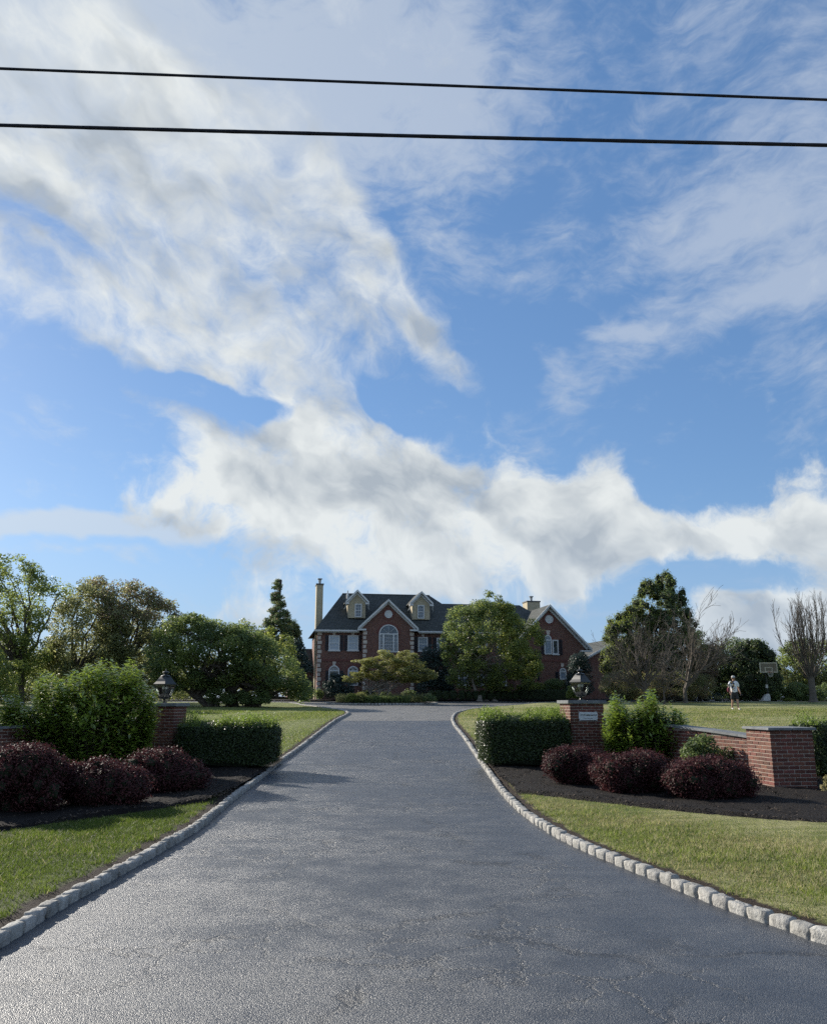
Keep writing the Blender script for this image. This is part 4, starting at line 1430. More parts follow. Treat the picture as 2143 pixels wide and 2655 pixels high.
# boxwood row in front of the house: one object per clipped ball
def clipped(label, group, name, x, y, zg, w_, d_, hh, seed, N, size, mats=('leaf_yew',), power=3.0, core='leaf_yew', tip=0.0, cat='boxwood', tipmat='leaf_yew_tip', rz=0.0, jag=.025, taper=0.0):
    """clipped bush with a rounded box body: leaves lie over a superellipsoid surface"""
    rng = np.random.default_rng(seed)
    root = thing(name, label, cat, (x, y, zg), rz, group)
    d = unit(rng.normal(size=(N * 2, 3)))
    d[:, 2] = np.where(d[:, 2] < -.55, -d[:, 2], d[:, 2])
    k = 1 / (np.sum(np.abs(d) ** power, axis=1) ** (1 / power))
    S = d * k[:, None]
    # even out the density over flat faces
    keep = rng.random(len(S)) < np.clip(k / k.max(), 0, 1) ** 2.2 + .15
    S, dn = S[keep][:N], d[keep][:N]
    g = np.sign(S) * np.abs(S) ** (power - 1)
    nrm = unit(g / np.array([w_ / 2, d_ / 2, hh / 2]))
    sc_ = np.array([w_ / 2, d_ / 2, hh / 2])
    lump = 1 + (.045 if N > 9000 else .03) * np.sin(S[:, 0] * w_ * 6 + seed) * np.cos(S[:, 1] * 5 + S[:, 2] * hh * 5)
    P = S * sc_ * lump[:, None] + nrm * (rng.normal(size=(len(S), 1)) * jag - .01) + np.array([0, 0, hh / 2])
    P[:, :2] *= (1 - taper * (1 - np.clip(P[:, 2:3] / hh, 0, 1)))
    P[:, 2] = np.maximum(P[:, 2], .02)
    Nn = unit(nrm + rng.normal(size=P.shape) * .6)
    tone = .4 + .25 * nrm[:, 2] * 0 + rng.normal(size=len(P)) * .25
    obj('foliage', leaf_mesh('foliage', P, Nn, size * rng.uniform(.6, 1.3, len(P)), .55, rng=rng, tone=tone), M[mats[0]], root)
    if tip > 0:
        # unclipped new growth standing up from the top
        n2 = int(N * tip)
        X = rng.uniform(-.48, .48, n2) * w_; Yy = rng.uniform(-.46, .46, n2) * d_
        st = rng.random(n2)
        cl_ = np.clip(.5 + .8 * np.sin(X * 7.1 + seed + 2 * np.sin(Yy * 4)) * np.cos(X * 3.3 + Yy * 5), .06, 1)
        hgt_ = rng.uniform(.03, .36, n2) * cl_
        P2 = []; A2 = []
        for xx, yy, hg in zip(X, Yy, hgt_):
            m_ = max(2, int(hg / .035))
            lean = rng.normal(size=2) * .12
            for j in range(m_):
                P2.append((xx + lean[0] * hg * j / m_ + rng.normal() * .008, yy + lean[1] * hg * j / m_ + rng.normal() * .008, hh - .03 + hg * (j + .5) / m_)); A2.append((rng.normal() * .5, rng.normal() * .5, 1))
        P2 = np.array(P2); A2 = np.array(A2)
        obj('new_growth', leaf_mesh('new_growth', P2, rng.normal(size=P2.shape), size * 1.15 * rng.uniform(.7, 1.2, len(P2)), .4, rng=rng, ax=A2), M[tipmat], root)
    # solid dark core added inside the leaves to block light
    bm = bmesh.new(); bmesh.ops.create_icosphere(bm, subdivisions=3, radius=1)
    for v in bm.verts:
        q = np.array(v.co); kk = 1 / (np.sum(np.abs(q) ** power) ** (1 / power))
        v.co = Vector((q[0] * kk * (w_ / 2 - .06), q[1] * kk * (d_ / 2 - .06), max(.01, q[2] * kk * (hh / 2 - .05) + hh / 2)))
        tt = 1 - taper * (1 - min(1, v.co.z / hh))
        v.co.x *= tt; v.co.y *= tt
    me = bpy.data.meshes.new('shade_core'); bm.to_mesh(me); bm.free()
    obj('shade_core', me, M['inner'], root)
    return root


box_px = [1118, 1136, 1155, 1175, 1197, 1214, 1233, 1251, 1270, 1288, 1304, 1319, 1334]
box_lab = ['boxwood ball nearest the round island in the row', 'second boxwood ball from the island', 'third boxwood ball from the island', 'fourth and widest boxwood ball from the island', 'fifth boxwood ball from the island',
           'sixth boxwood ball from the island', 'seventh boxwood ball from the island', 'eighth boxwood ball from the island', 'ninth boxwood ball from the island', 'tenth boxwood ball from the island',
           'eleventh boxwood ball from the island', 'twelfth boxwood ball from the island', 'last boxwood ball, touching the long clipped hedge']
for i, px in enumerate(box_px):
    yy = 70.6 + i * .12
    p = at(px, 1800, yy)
    clipped(box_lab[i], 'clipped boxwood balls along the drive loop', 'boxwood', p.x, yy, h(yy) + .1, .64 + .04 * (i == 3), .66, .80 + .04 * math.sin(i * 2.1), 100 + i, 1500, .055, power=2.6)
pa, pb = at(1343, 1800, 72.4), at(1474, 1800, 72.8)
clipped('long dark clipped hedge running right from the boxwood balls', None, 'hedge', (pa.x + pb.x) / 2, 72.6, h(72.6) + .1, pb.x - pa.x, .9, .86, 130, 9000, .06, power=9, cat='hedge')

# ---- the round island with its maple
IC = at(988, 1820, 64.0)
icx, icy, ia, ib = IC.x, 64.2, 4.05, 3.0
rows = []
for i in range(13):
    r_ = i / 12
    rows.append([(icx + ia * r_ * math.cos(t_), icy + ib * r_ * math.sin(t_), h(icy + ib * r_ * math.sin(t_)) + .10 + .16 * (1 - r_ * r_)) for t_ in np.linspace(0, 2 * PI, 49)])
tag(rows_sheet('island_bed', rows[::-1], M['mulch']), kind='structure')
isl = MB(); isl.lathe([(1, 0)], 3) if False else None
krt = MB(); band_pts = [(math.cos(t_), math.sin(t_)) for t_ in np.linspace(0, 2 * PI, 60)[:-1]]
krt.add([(icx + ia * c, icy + ib * s, h(icy + ib * s) - .02) for c, s in band_pts] + [(icx + ia * c, icy + ib * s, h(icy + ib * s) + .06) for c, s in band_pts], [(i, (i + 1) % 59, 59 + (i + 1) % 59, 59 + i) for i in range(59)])
kr = tag(krt.build('kerb', M['soil']), kind='structure')
n_ = 104
for i in range(n_):
    t_ = 2 * PI * i / n_
    x, y = icx + (ia + .06) * math.cos(t_), icy + (ib + .06) * math.sin(t_)
    o = bpy.data.objects.new('kerb_stone', stones[i % 9]); COL.objects.link(o); o.parent = kr
    o.location = (x, y, h(y) + .05 + random.gauss(0, .004))
    o.rotation_euler = (0, 0, math.atan2(ib * math.cos(t_), -ia * math.sin(t_)) + random.gauss(0, .03))
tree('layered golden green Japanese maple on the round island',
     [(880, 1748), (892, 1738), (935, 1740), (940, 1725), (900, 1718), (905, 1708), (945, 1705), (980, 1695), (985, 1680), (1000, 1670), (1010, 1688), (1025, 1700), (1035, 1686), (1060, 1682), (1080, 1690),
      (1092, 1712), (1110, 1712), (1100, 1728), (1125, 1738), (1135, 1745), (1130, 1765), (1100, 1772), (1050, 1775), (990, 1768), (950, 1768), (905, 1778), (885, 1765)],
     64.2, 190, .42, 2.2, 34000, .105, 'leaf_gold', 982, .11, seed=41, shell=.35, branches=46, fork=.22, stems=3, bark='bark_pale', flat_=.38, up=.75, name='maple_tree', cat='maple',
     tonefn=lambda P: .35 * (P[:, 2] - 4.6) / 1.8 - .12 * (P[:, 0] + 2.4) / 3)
isl_pl = [(905, 1806, 8, 'leaf_mid', .28, 'small green clump at the left tip of the island'), (912, 1812, 14, 'leaf_bright', .42, 'rounded pale green perennial at the left of the island'),
          (935, 1806, 12, 'leaf_gold', .5, 'tan seed headed plant beside the pale green perennial'), (942, 1796, 14, 'leaf_dark', .55, 'dark mounded shrub behind the left island plants'),
          (1108, 1800, 12, 'leaf_pale', .42, 'cream plumed plant at the right of the island'), (1115, 1812, 16, 'leaf_dark', .35, 'low dark mound at the right tip of the island'),
          (1060, 1790, 18, 'leaf_dark', .6, 'dark shrub under the right side of the maple'), (1000, 1788, 16, 'leaf_dark', .55, 'dark shrub under the middle of the maple'),
          (960, 1785, 16, 'leaf_dark', .62, 'clipped dark mound under the left side of the maple')]
for i, (px, py, wpx, mm, hh, lab) in enumerate(isl_pl):
    Y = 61.9 if py > 1805 else (62.6 if py > 1798 else 64.6)
    p = at(px, py, Y); ww = wpx / 36.0 * 2
    clipped(lab, 'plants around the maple on the island', 'island_plant', p.x, Y, h(Y) + .16, ww, ww * .8, hh * 1.3, 300 + i, 1600, .075, mats=(mm,), power=2.0, cat='plant', jag=.07)
# long strip of strappy leaves along the front of the island
def strappy(name, label, x0, x1, y0, y1, hgt_, N, mm, seed, zf):
    rng = np.random.default_rng(seed)
    X = rng.uniform(x0, x1, N); Yv = rng.uniform(y0, y1, N)
    hh = hgt_ * rng.uniform(.6, 1.15, N)
    lean = rng.normal(size=(N, 2)) * .25
    ang = rng.uniform(0, PI, N)
    wd = .012
    b = np.stack([X, Yv, np.array([zf(y) for y in Yv])], 1)
    sdv = np.stack([np.cos(ang), np.sin(ang), 0 * ang], 1) * wd
    mid = b + np.stack([lean[:, 0] * hh * .35, lean[:, 1] * hh * .35, hh * .6], 1)
    tp = b + np.stack([lean[:, 0] * hh, lean[:, 1] * hh, hh], 1)
    V = np.stack([b - sdv, b + sdv, mid + sdv, mid - sdv, tp], 1).reshape(-1, 3)
    i = np.arange(N)[:, None] * 5
    F = np.concatenate([i + [[0, 1, 2]], i + [[0, 2, 3]], i + [[3, 2, 4]]], 1).reshape(-1, 3)
    o = obj(name, mesh_np(name, V, F, {'tone': np.repeat(rng.random(N), 5)}), M[mm])
    return tag(o, label, 'ground cover', kind='stuff')
strappy('lilyturf', 'strappy dark green border along the front of the island', icx - 1.9, icx + 2.1, 61.75, 62.5, .50, 5200, 'leaf_dark', 51, lambda y: h(y) + .12)
strappy('lilyturf', 'thin tall stems behind the island border', icx - 3.2, icx + 3.2, 62.4, 63.2, .62, 1500, 'leaf_olive', 52, lambda y: h(y) + .18)

# ---- right side
def lobed(label, lobes, Y, rc, N, size, mats, name, cat, seed, tx, ctr=None, **kw):
    pass


tree('tall dense arborvitae with yellow green lit side behind the bare tree',
     [(1562, 1800), (1560, 1720), (1563, 1640), (1580, 1605), (1608, 1590), (1622, 1570), (1655, 1530), (1665, 1505), (1680, 1508), (1695, 1510), (1705, 1490), (1722, 1484), (1740, 1492), (1748, 1520), (1752, 1545),
      (1760, 1520), (1775, 1555), (1778, 1580), (1800, 1610), (1812, 1650), (1815, 1720), (1815, 1800)],
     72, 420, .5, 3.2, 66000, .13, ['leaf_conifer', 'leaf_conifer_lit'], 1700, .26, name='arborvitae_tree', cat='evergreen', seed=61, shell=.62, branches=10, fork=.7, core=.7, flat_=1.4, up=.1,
     second=lambda P: RNG.random(len(P)) < np.clip(.75 - (P[:, 0] - 16.5) * .10, .35, .95))  # more of the sunlit needle colour towards the left, painting the lit side
tree('dark green narrow evergreen peak right of the arborvitae', [(1795, 1800), (1798, 1640), (1808, 1600), (1818, 1640), (1830, 1700), (1835, 1800)], 74, 50, .5, 1.0, 7000, .15, 'leaf_conifer', 1812, .15, name='evergreen_tree', cat='evergreen', seed=62)
tree('dense dark evergreens filling the gap left of the rounded cypress', [(1800, 1810), (1805, 1700), (1830, 1672), (1860, 1668), (1880, 1655), (1905, 1652), (1925, 1660), (1935, 1700), (1930, 1812)], 74, 130, .6, 1.8, 17000, .16, ['leaf_conifer', 'leaf_dark'], 1860, .2, name='evergreen_tree', cat='evergreen', seed=63)
tree('rounded dark cypress behind the basketball hoop', [(1888, 1815), (1890, 1720), (1905, 1680), (1930, 1662), (1960, 1660), (1990, 1675), (2008, 1710), (2018, 1760), (2016, 1815)], 72, 170, .55, 2.0, 30000, .13, ['leaf_conifer', 'leaf_mid'], 1955, .2, name='cypress_tree', cat='cypress', seed=64, shell=.65, flat_=1.1, core=.75,
     second=lambda P: RNG.random(len(P)) < .22)
tree('rusty leaved low tree between the bare branches and the cypress', [(1790, 1780), (1800, 1690), (1830, 1650), (1870, 1640), (1890, 1665), (1880, 1720), (1850, 1790)], 70, 45, .5, 1.2, 3600, .15, ['leaf_russet', 'leaf_olive'], 1830, .1, seed=65, shell=.2)
tree('brown twiggy shrub mass below the arborvitae', [(1545, 1805), (1548, 1770), (1575, 1745), (1620, 1735), (1700, 1742), (1780, 1735), (1850, 1755), (1870, 1812), (1640, 1815)], 67, 200, .45, 1.5, 26000, .10, ['leaf_olive', 'leaf_russet'], 1690, .08, name='twiggy_shrub', cat='shrub', seed=66, shell=.2, branches=60, fork=.06, bark='bark_dead')
tree('pale tree beyond the lawn left of the vase shaped bare tree', [(2005, 1790), (2012, 1720), (2030, 1680), (2035, 1662), (2070, 1655), (2120, 1660), (2200, 1650), (2230, 1790)], 88, 150, .8, 2.4, 20000, .22, ['leaf_mid', 'leaf_pale'], 2110, .2, seed=67, shell=.3,
     second=lambda P: (P[:, 2] < 5.2) & (RNG.random(len(P)) < .55))
tree('dark rhododendron bank left of the vase shaped tree', [(1985, 1822), (1990, 1785), (2020, 1772), (2060, 1768), (2100, 1775), (2110, 1822)], 71, 70, .45, .9, 9000, .13, 'leaf_dark', 2045, .06, name='rhododendron', cat='shrub', seed=68)
tree('dark rhododendron bank at the right edge of the photo', [(2098, 1822), (2105, 1775), (2150, 1765), (2220, 1768), (2260, 1822)], 71, 60, .45, .9, 8000, .13, 'leaf_dark', 2180, .06, name='rhododendron', cat='shrub', seed=69)
tree('small yellow green bush at the edge of the far lawn', [(2032, 1822), (2036, 1812), (2048, 1806), (2062, 1812), (2066, 1822)], 69.5, 12, .2, .35, 1500, .07, 'leaf_bright', 2048, .03, name='bush', cat='bush', seed=70, branches=4)
tree('low dark shrubs at the foot of the twiggy mass beside the far kerb', [(1560, 1818), (1565, 1800), (1640, 1796), (1760, 1798), (1860, 1795), (1890, 1819)], 70, 60, .35, .6, 7000, .11, 'leaf_spruce', 1720, .05, name='low_shrub', cat='shrub', seed=71)


# bare trees
def bare(mb, p, d, L, r, rng, depth, spread, upb, segs=4, minr=.006):
    pts, rad = [Vector(p)], [r]
    cur = np.array(p, float); dd = np.array(d, float)
    kids = []
    for i in range(segs):
        dd = unit((dd + rng.normal(size=3) * .14 + np.array([0, 0, upb]))[None])[0]
        cur = cur + dd * L / segs
        rr = max(minr, r * (1 - .55 * (i + 1) / segs))
        pts.append(Vector(cur)); rad.append(rr)
        if depth > 0 and i >= 0:
            nk = 1 if rng.random() < .75 else 2
            for _ in range(nk):
                k = dd + rng.normal(size=3) * spread
                kids.append((cur.copy(), unit(k[None])[0], L * rng.uniform(.5, .78), rr * rng.uniform(.55, .8)))
    mb.tube(pts, rad, 4 if r < .05 else 6, cap=False)
    if depth > 0:
        for (c, k, l, q) in kids:
            bare(mb, c, k, l, q, rng, depth - 1, spread, upb * .8, max(3, segs - 1) if depth > 1 else 3, minr)


def bare_tree(label, px, Y, name, seed, stems, depth, spread, upb, tr, extra_leaf=None, minr=.011):
    rng = np.random.default_rng(seed)
    p = at(px, 1800, Y); g_ = h(Y) + .08
    root = thing(name, label, 'bare tree', (p.x, Y, g_))
    mb = MB()
    for (dx_2, dy_2, L, r, z0) in stems:
        d = unit(np.array([[dx_2, dy_2, 1.0]]))[0]
        bare(mb, (0, 0, z0), d, L, r, rng, depth, spread, upb, 5, minr)
    mb.tube([(0, 0, -.1), (.02, 0, .4), (0, .02, max(s[4] for s in stems) + .1)], [tr * 1.35, tr, tr * .8], 9)
    mb.build('trunk', M['bark_dead'], root)
    return root


# the dead looking tree in front of the arborvitae, with a limb thrown out to the right
bare_tree('wide bare grey tree with forked trunk in front of the arborvitae', 1672, 62, 'bare_tree', 5,
          [(-.9, .1, 2.6, .09, .9), (-.35, -.2, 2.6, .10, 1.2), (.35, .2, 2.7, .10, 1.3), (.95, 0, 3.1, .11, 1.0), (-1.3, .2, 2.2, .07, .9), (-1.9, -.2, 2.2, .06, .9), (-1.0, -.4, 2.8, .08, 1.1)], 3, .50, .07, .15, minr=.007)
bare_tree('bare branched tree reaching up right against the clouds', 1775, 64, 'bare_tree', 8,
          [(.55, 0, 3.7, .12, .8), (1.0, .2, 3.3, .10, 1.0), (.15, -.2, 2.4, .08, 1.0), (.78, -.3, 3.4, .10, .9)], 3, .40, .10, .14)
bare_tree('low bare sapling with pale stem among the twiggy shrubs', 1720, 60, 'bare_tree', 9,
          [(.1, 0, 1.6, .05, .8), (.6, .1, 1.4, .045, .7), (-.4, 0, 1.0, .03, .8)], 3, .5, .05, .06)
# vase shaped tree at the right edge
vs_ = []
rng_ = np.random.default_rng(4)
for i in range(30):
    a = 2 * PI * i / 30 + rng_.random() * .3
    sp_ = rng_.uniform(.08, .62)
    vs_.append((math.cos(a) * sp_, math.sin(a) * sp_, rng_.uniform(2.4, 3.6), rng_.uniform(.035, .062), 1.5 + rng_.random() * .5))


def vase_tree():
    rng = np.random.default_rng(15)
    Y = 66.5
    p = at(2106, 1800, Y); g_ = h(Y) + .08
    root = thing('vase_tree', 'bare upright vase shaped tree with many rising branches at the right edge', 'bare tree', (p.x, Y, g_))
    mb = MB()
    mb.tube([(0, 0, -.1), (0, 0, .15), (.01, 0, .5), (0, .01, 1.4), (0, 0, 1.95)], [.46, .31, .25, .23, .25], 12)
    for (a, b, L, r, z0) in vs_:
        # each limb leans out then turns upright
        pts, rad = [Vector((a * .3, b * .3, z0))], [r]
        cur = np.array([a * .3, b * .3, z0]); d = unit(np.array([[a * 1.7, b * 1.7, 1]]))[0]
        nseg = 11
        tot = L * 1.85
        for i in range(nseg):
            u = i / nseg
            tgt = unit(np.array([[a * (1.3 if u < .4 else -.15), b * (1.3 if u < .4 else -.15), 1]]))[0]
            d = unit((d * .72 + tgt * .28 + rng.normal(size=3) * .055)[None])[0]
            cur = cur + d * tot / nseg
            rr = max(.012, r * (1 - u * .85))
            pts.append(Vector(cur)); rad.append(rr)
            if i > 1:
                for _ in range(2):
                    k = unit((d + rng.normal(size=3) * .30)[None])[0]
                    bare(mb, cur, k, rng.uniform(.5, 1.1) * (1.1 - .4 * u), rr * .55, rng, 1 if u < .8 else 0, .22, .14, 3, .009)
        mb.tube(pts, rad, 5, cap=False)
    mb.build('trunk', M['bark_dead'], root)


vase_tree()

# ------------------------------------------------------------------ gate pillars
M['brick'] = rough_mat('red_brick', (0.175, 0.058, 0.036), (0.085, 0.035, 0.027), 9, .8, 70, .9, .008, objvar=.34)
M['mortar'] = rough_mat('pale_mortar', (0.30, 0.245, 0.20), (0.42, 0.36, 0.30), 10, .95, 80, .6, .004)
M['slate'] = rough_mat('slate_capstone', (0.10, 0.11, 0.12), (0.20, 0.21, 0.21), 5, .75, 30, .7, .006, objvar=.1)
M['black_metal'] = rough_mat('dark_green_black_metal', (0.010, 0.014, 0.014), (0.022, 0.028, 0.027), 5, .42, 60, .15, .001, spec=.5)
MODL, MODH, MORT, BD = .206, .067, .011, .092


def brick_mesh(L, D=BD, H=MODH - MORT, seed=0):
    rr = random.Random(seed)
    b = MB()
    x, y, z = L / 2, D / 2, H / 2
    c = .004
    j = lambda: rr.gauss(0, .0009)
    # box with worn arrises
    vs, q = [], []
    for sx in (-1, 1):
        for sy in (-1, 1):
            for sz in (-1, 1):
                q.append((sx, sy, sz))
    bm = bmesh.new()
    bmesh.ops.create_cube(bm, size=1)
    for v in bm.verts:
        v.co = Vector((v.co.x * L + j(), v.co.y * D + j(), v.co.z * H + j()))
    bmesh.ops.bevel(bm, geom=bm.edges[:], offset=c, segments=1, affect='EDGES')
    me = bpy.data.meshes.new('brick')
    bm.to_mesh(me); bm.free()
    me.materials.append(M['brick'])
    return me


_bc = {}


def get_brick(L):
    L = round(L, 3)
    if L not in _bc:
        _bc[L] = [brick_mesh(L, seed=int(L * 1000) + i) for i in range(4)]
    return random.choice(_bc[L])


def put_brick(root, x, y, z, rz, L):
    o = bpy.data.objects.new('brick', get_brick(L))
    COL.objects.link(o)
    o.parent = root
    o.location = (x + random.gauss(0, .0008), y + random.gauss(0, .0008), z)
    o.rotation_euler = (random.gauss(0, .003), random.gauss(0, .003), rz + random.gauss(0, .004))


def brick_pillar(name, label, x, y, rz, zg, W, courses, first=0, cap_t=.075, cap_o=.055, group=None):
    root = thing(name, label, 'pillar', (x, y, zg), rz, group)
    H = courses * MODH
    z0 = first * MODH
    MB().box(-W / 2 + .006, W / 2 - .006, -W / 2 + .006, W / 2 - .006, 0, H).build('mortar', M['mortar'], root)
    n_long = round((W + MORT) / MODL)
    Ll = (W + MORT) / n_long - MORT
    inner = W - 2 * BD - 2 * MORT
    n_in = max(1, round((inner + MORT) / MODL)); Li = (inner + MORT) / n_in - MORT
    for c in range(first, courses):
        z = (c + .5) * MODH + .003
        for side in range(4):
            long_ = (side + c) % 2 == 0
            n, L = (n_long, Ll) if long_ else (n_in, Li)
            tot = n * L + (n - 1) * MORT
            a = side * PI / 2
            for k in range(n):
                s_ = -tot / 2 + L / 2 + k * (L + MORT)
                lx, lyy = s_, -W / 2 + BD / 2
                put_brick(root, lx * math.cos(a) - lyy * math.sin(a), lx * math.sin(a) + lyy * math.cos(a), z, a, L)
    # cap of two slate slabs
    for sgn, yy in ((-1, -1), (1, 1)):
        a, b = (-W / 2 - cap_o, -.003) if sgn < 0 else (.003, W / 2 + cap_o)
        bm = bmesh.new(); bmesh.ops.create_cube(bm, size=1)
        for v in bm.verts:
            v.co = Vector((a + (v.co.x + .5) * (b - a), v.co.y * (W + 2 * cap_o), H + .004 + (v.co.z + .5) * cap_t))
        bmesh.ops.bevel(bm, geom=bm.edges[:], offset=.006, segments=1, affect='EDGES')
        me = bpy.data.meshes.new('cap_slab'); bm.to_mesh(me); bm.free()
        obj('cap_slab', me, M['slate'], root)
    return root, H + cap_t + .004


PW = .812
pr = at(1509, 1900, 20.75)
zr0 = h(20.75) + .05
ZTOP_R = at(1509, 1816, 20.35).z
crs = round((ZTOP_R - .08 - zr0) / MODH)
zr0 = ZTOP_R - .08 - crs * MODH
pil_r, hr = brick_pillar('gate_pillar', 'red brick gate pillar with lantern and white house sign right of the driveway', pr.x, pr.y, R(7), zr0, PW, crs)
pl = at(420, 1900, 20.2)
ZTOP_L = at(420, 1823, 19.8).z
crl = round((ZTOP_L - .08 - h(20.2) - .05) / MODH)
pil_l, hl = brick_pillar('gate_pillar', 'shaded red brick gate pillar left of the driveway beside the glossy shrub', pl.x, pl.y, R(-5), ZTOP_L - .08 - crl * MODH, PW + MODL * .0, crl)
# low end pier: front left corner as seen in the photograph
fc = gp(2008, 2050, LAWN_H + .02)
an = R(8)
px_ = fc.x + math.cos(an) * PW / 2 - math.sin(an) * PW / 2
py_ = fc.y + math.sin(an) * PW / 2 + math.cos(an) * PW / 2
ztp = at(2008, 1887, fc.y).z
crp = round((ztp - .06 - fc.z) / MODH)
pier, hpz = brick_pillar('end_pier', 'low square red brick pier with dark cap ending the curved wall', px_, py_, an, ztp - .05 - crp * MODH, PW, crp, cap_t=.045, cap_o=.05)

# ------------------------------------------------------------------ curved side walls
def side_wall(label, A, B, sag, zA, zB, first_c, z_base, T=.30, limit=290, covers=7):
    """wall of bricks from A to B, bowing by sag, its top falling from zA to zB"""
    A, B = Vector((*A, 0)), Vector((*B, 0))
    L = (B - A).length
    t = (B - A).normalized(); nrm = Vector((t.y, -t.x, 0))
    if nrm.y > 0:
        nrm = -nrm                                 # towards the camera
    root = thing('brick_wall', label, 'wall', (A.x, A.y, z_base))
    n = int(L / (MODL + .0))
    def pos(s):
        u = s / L
        return A + t * s + nrm * (-sag * 4 * u * (1 - u))
    def top(s):
        return zA + (zB - zA) * (s / L) - z_base
    core = MB()
    for i in range(n):
        s0, s1 = i * L / n, (i + 1) * L / n
        p, q = pos(s0) - A, pos(s1) - A
        zt = min(top(s0), top(s1)) - .01
        f = lambda v, o: v + nrm * o
        core.add([(*f(p, T / 2 - .006).xy, -.1), (*f(q, T / 2 - .006).xy, -.1), (*f(q, -T / 2).xy, -.1), (*f(p, -T / 2).xy, -.1),
                  (*f(p, T / 2 - .006).xy, top(s0) - .004), (*f(q, T / 2 - .006).xy, top(s1) - .004), (*f(q, -T / 2).xy, top(s1) - .004), (*f(p, -T / 2).xy, top(s0) - .004)],
                 [(0, 1, 5, 4), (2, 3, 7, 6), (4, 5, 6, 7)])
    core.build('mortar', M['mortar'], root)
    cnt = 0
    cmax = int(max(zA, zB) - z_base) * 0 + int((max(zA, zB) - z_base) / MODH) + 1
    for c in range(cmax, -1, -1):
        zc = (c + .5) * MODH
        off_ = (c % 2) * MODL / 2
        s = off_
        while s + MODL <= L + .02:
            if zc + MODH * .5 < top(s + MODL / 2) + .012 and cnt < limit:
                p = pos(s + MODL / 2); d = pos(s + MODL) - pos(s)
                o_ = p - A + nrm * (T / 2 - BD / 2)
                put_brick(root, o_.x, o_.y, zc, math.atan2(d.y, d.x), MODL - MORT)
                cnt += 1
            s += MODL
    # sloping coping slabs
    for i in range(covers):
        s0, s1 = L * i / covers + .004, L * (i + 1) / covers - .004
        p, q = pos(s0) - A, pos(s1) - A
        o2 = T / 2 + .05
        z0, z1 = top(s0), top(s1)
        vs = [(*(p + nrm * o2).xy, z0 + .002), (*(q + nrm * o2).xy, z1 + .002), (*(q - nrm * o2).xy, z1 + .002), (*(p - nrm * o2).xy, z0 + .002)]
        vs += [(a, b, c + .045) for a, b, c in vs]
        m_ = MB(); m_.add(vs, [(0, 3, 2, 1), (4, 5, 6, 7), (0, 1, 5, 4), (1, 2, 6, 5), (2, 3, 7, 6), (3, 0, 4, 7)])
        m_.build('coping_slab', M['slate'], root)
    return root


wa = (pr.x + .50, pr.y - .1); wb = (px_ - .10, py_ + .22)
zB_ = at(1938, 1913, wb[1] - .2).z - .05
zA_ = at(1770, 1874, wa[1] - 1.0).z
side_wall('low brick wall with pale slate coping falling from the right pillar to the end pier', wa, wb, .28, zA_ + .05, zB_, 0, h(18) + .05)
lw0 = at(0, 1912, 16.8)
side_wall('low brick wall with slate coping running left from the shaded pillar', (pl.x - .45, pl.y - .15), (lw0.x - 3.2, lw0.y - 1.3), -.1, zA_ + .05, lw0.z - .02, 0, h(18) + .05, covers=9)

# ------------------------------------------------------------------ lanterns
def clear_glass():
    m, t, out = new_mat('clear_lantern_glass')
    tr = t.n('ShaderNodeBsdfTransparent'); tr.inputs[0].default_value = (.86, .92, .90, 1)
    gl = t.n('ShaderNodeBsdfGlossy'); gl.inputs['Roughness'].default_value = .05
    fr = t.n('ShaderNodeFresnel'); fr.inputs[0].default_value = 1.5
    mx = t.n('ShaderNodeMixShader')
    t.put(mx.inputs[0], t.m('ADD', fr.outputs[0], .09, clamp=True))
    t.t.links.new(tr.outputs[0], mx.inputs[1]); t.t.links.new(gl.outputs[0], mx.inputs[2])
    t.t.links.new(mx.outputs[0], out.inputs[0])
    return m


M['lantern_glass'] = clear_glass()
M['bulb'] = rough_mat('frosted_candle_bulb', (0.75, 0.75, 0.72), (0.85, 0.85, 0.82), 5, .25, 0, 0)


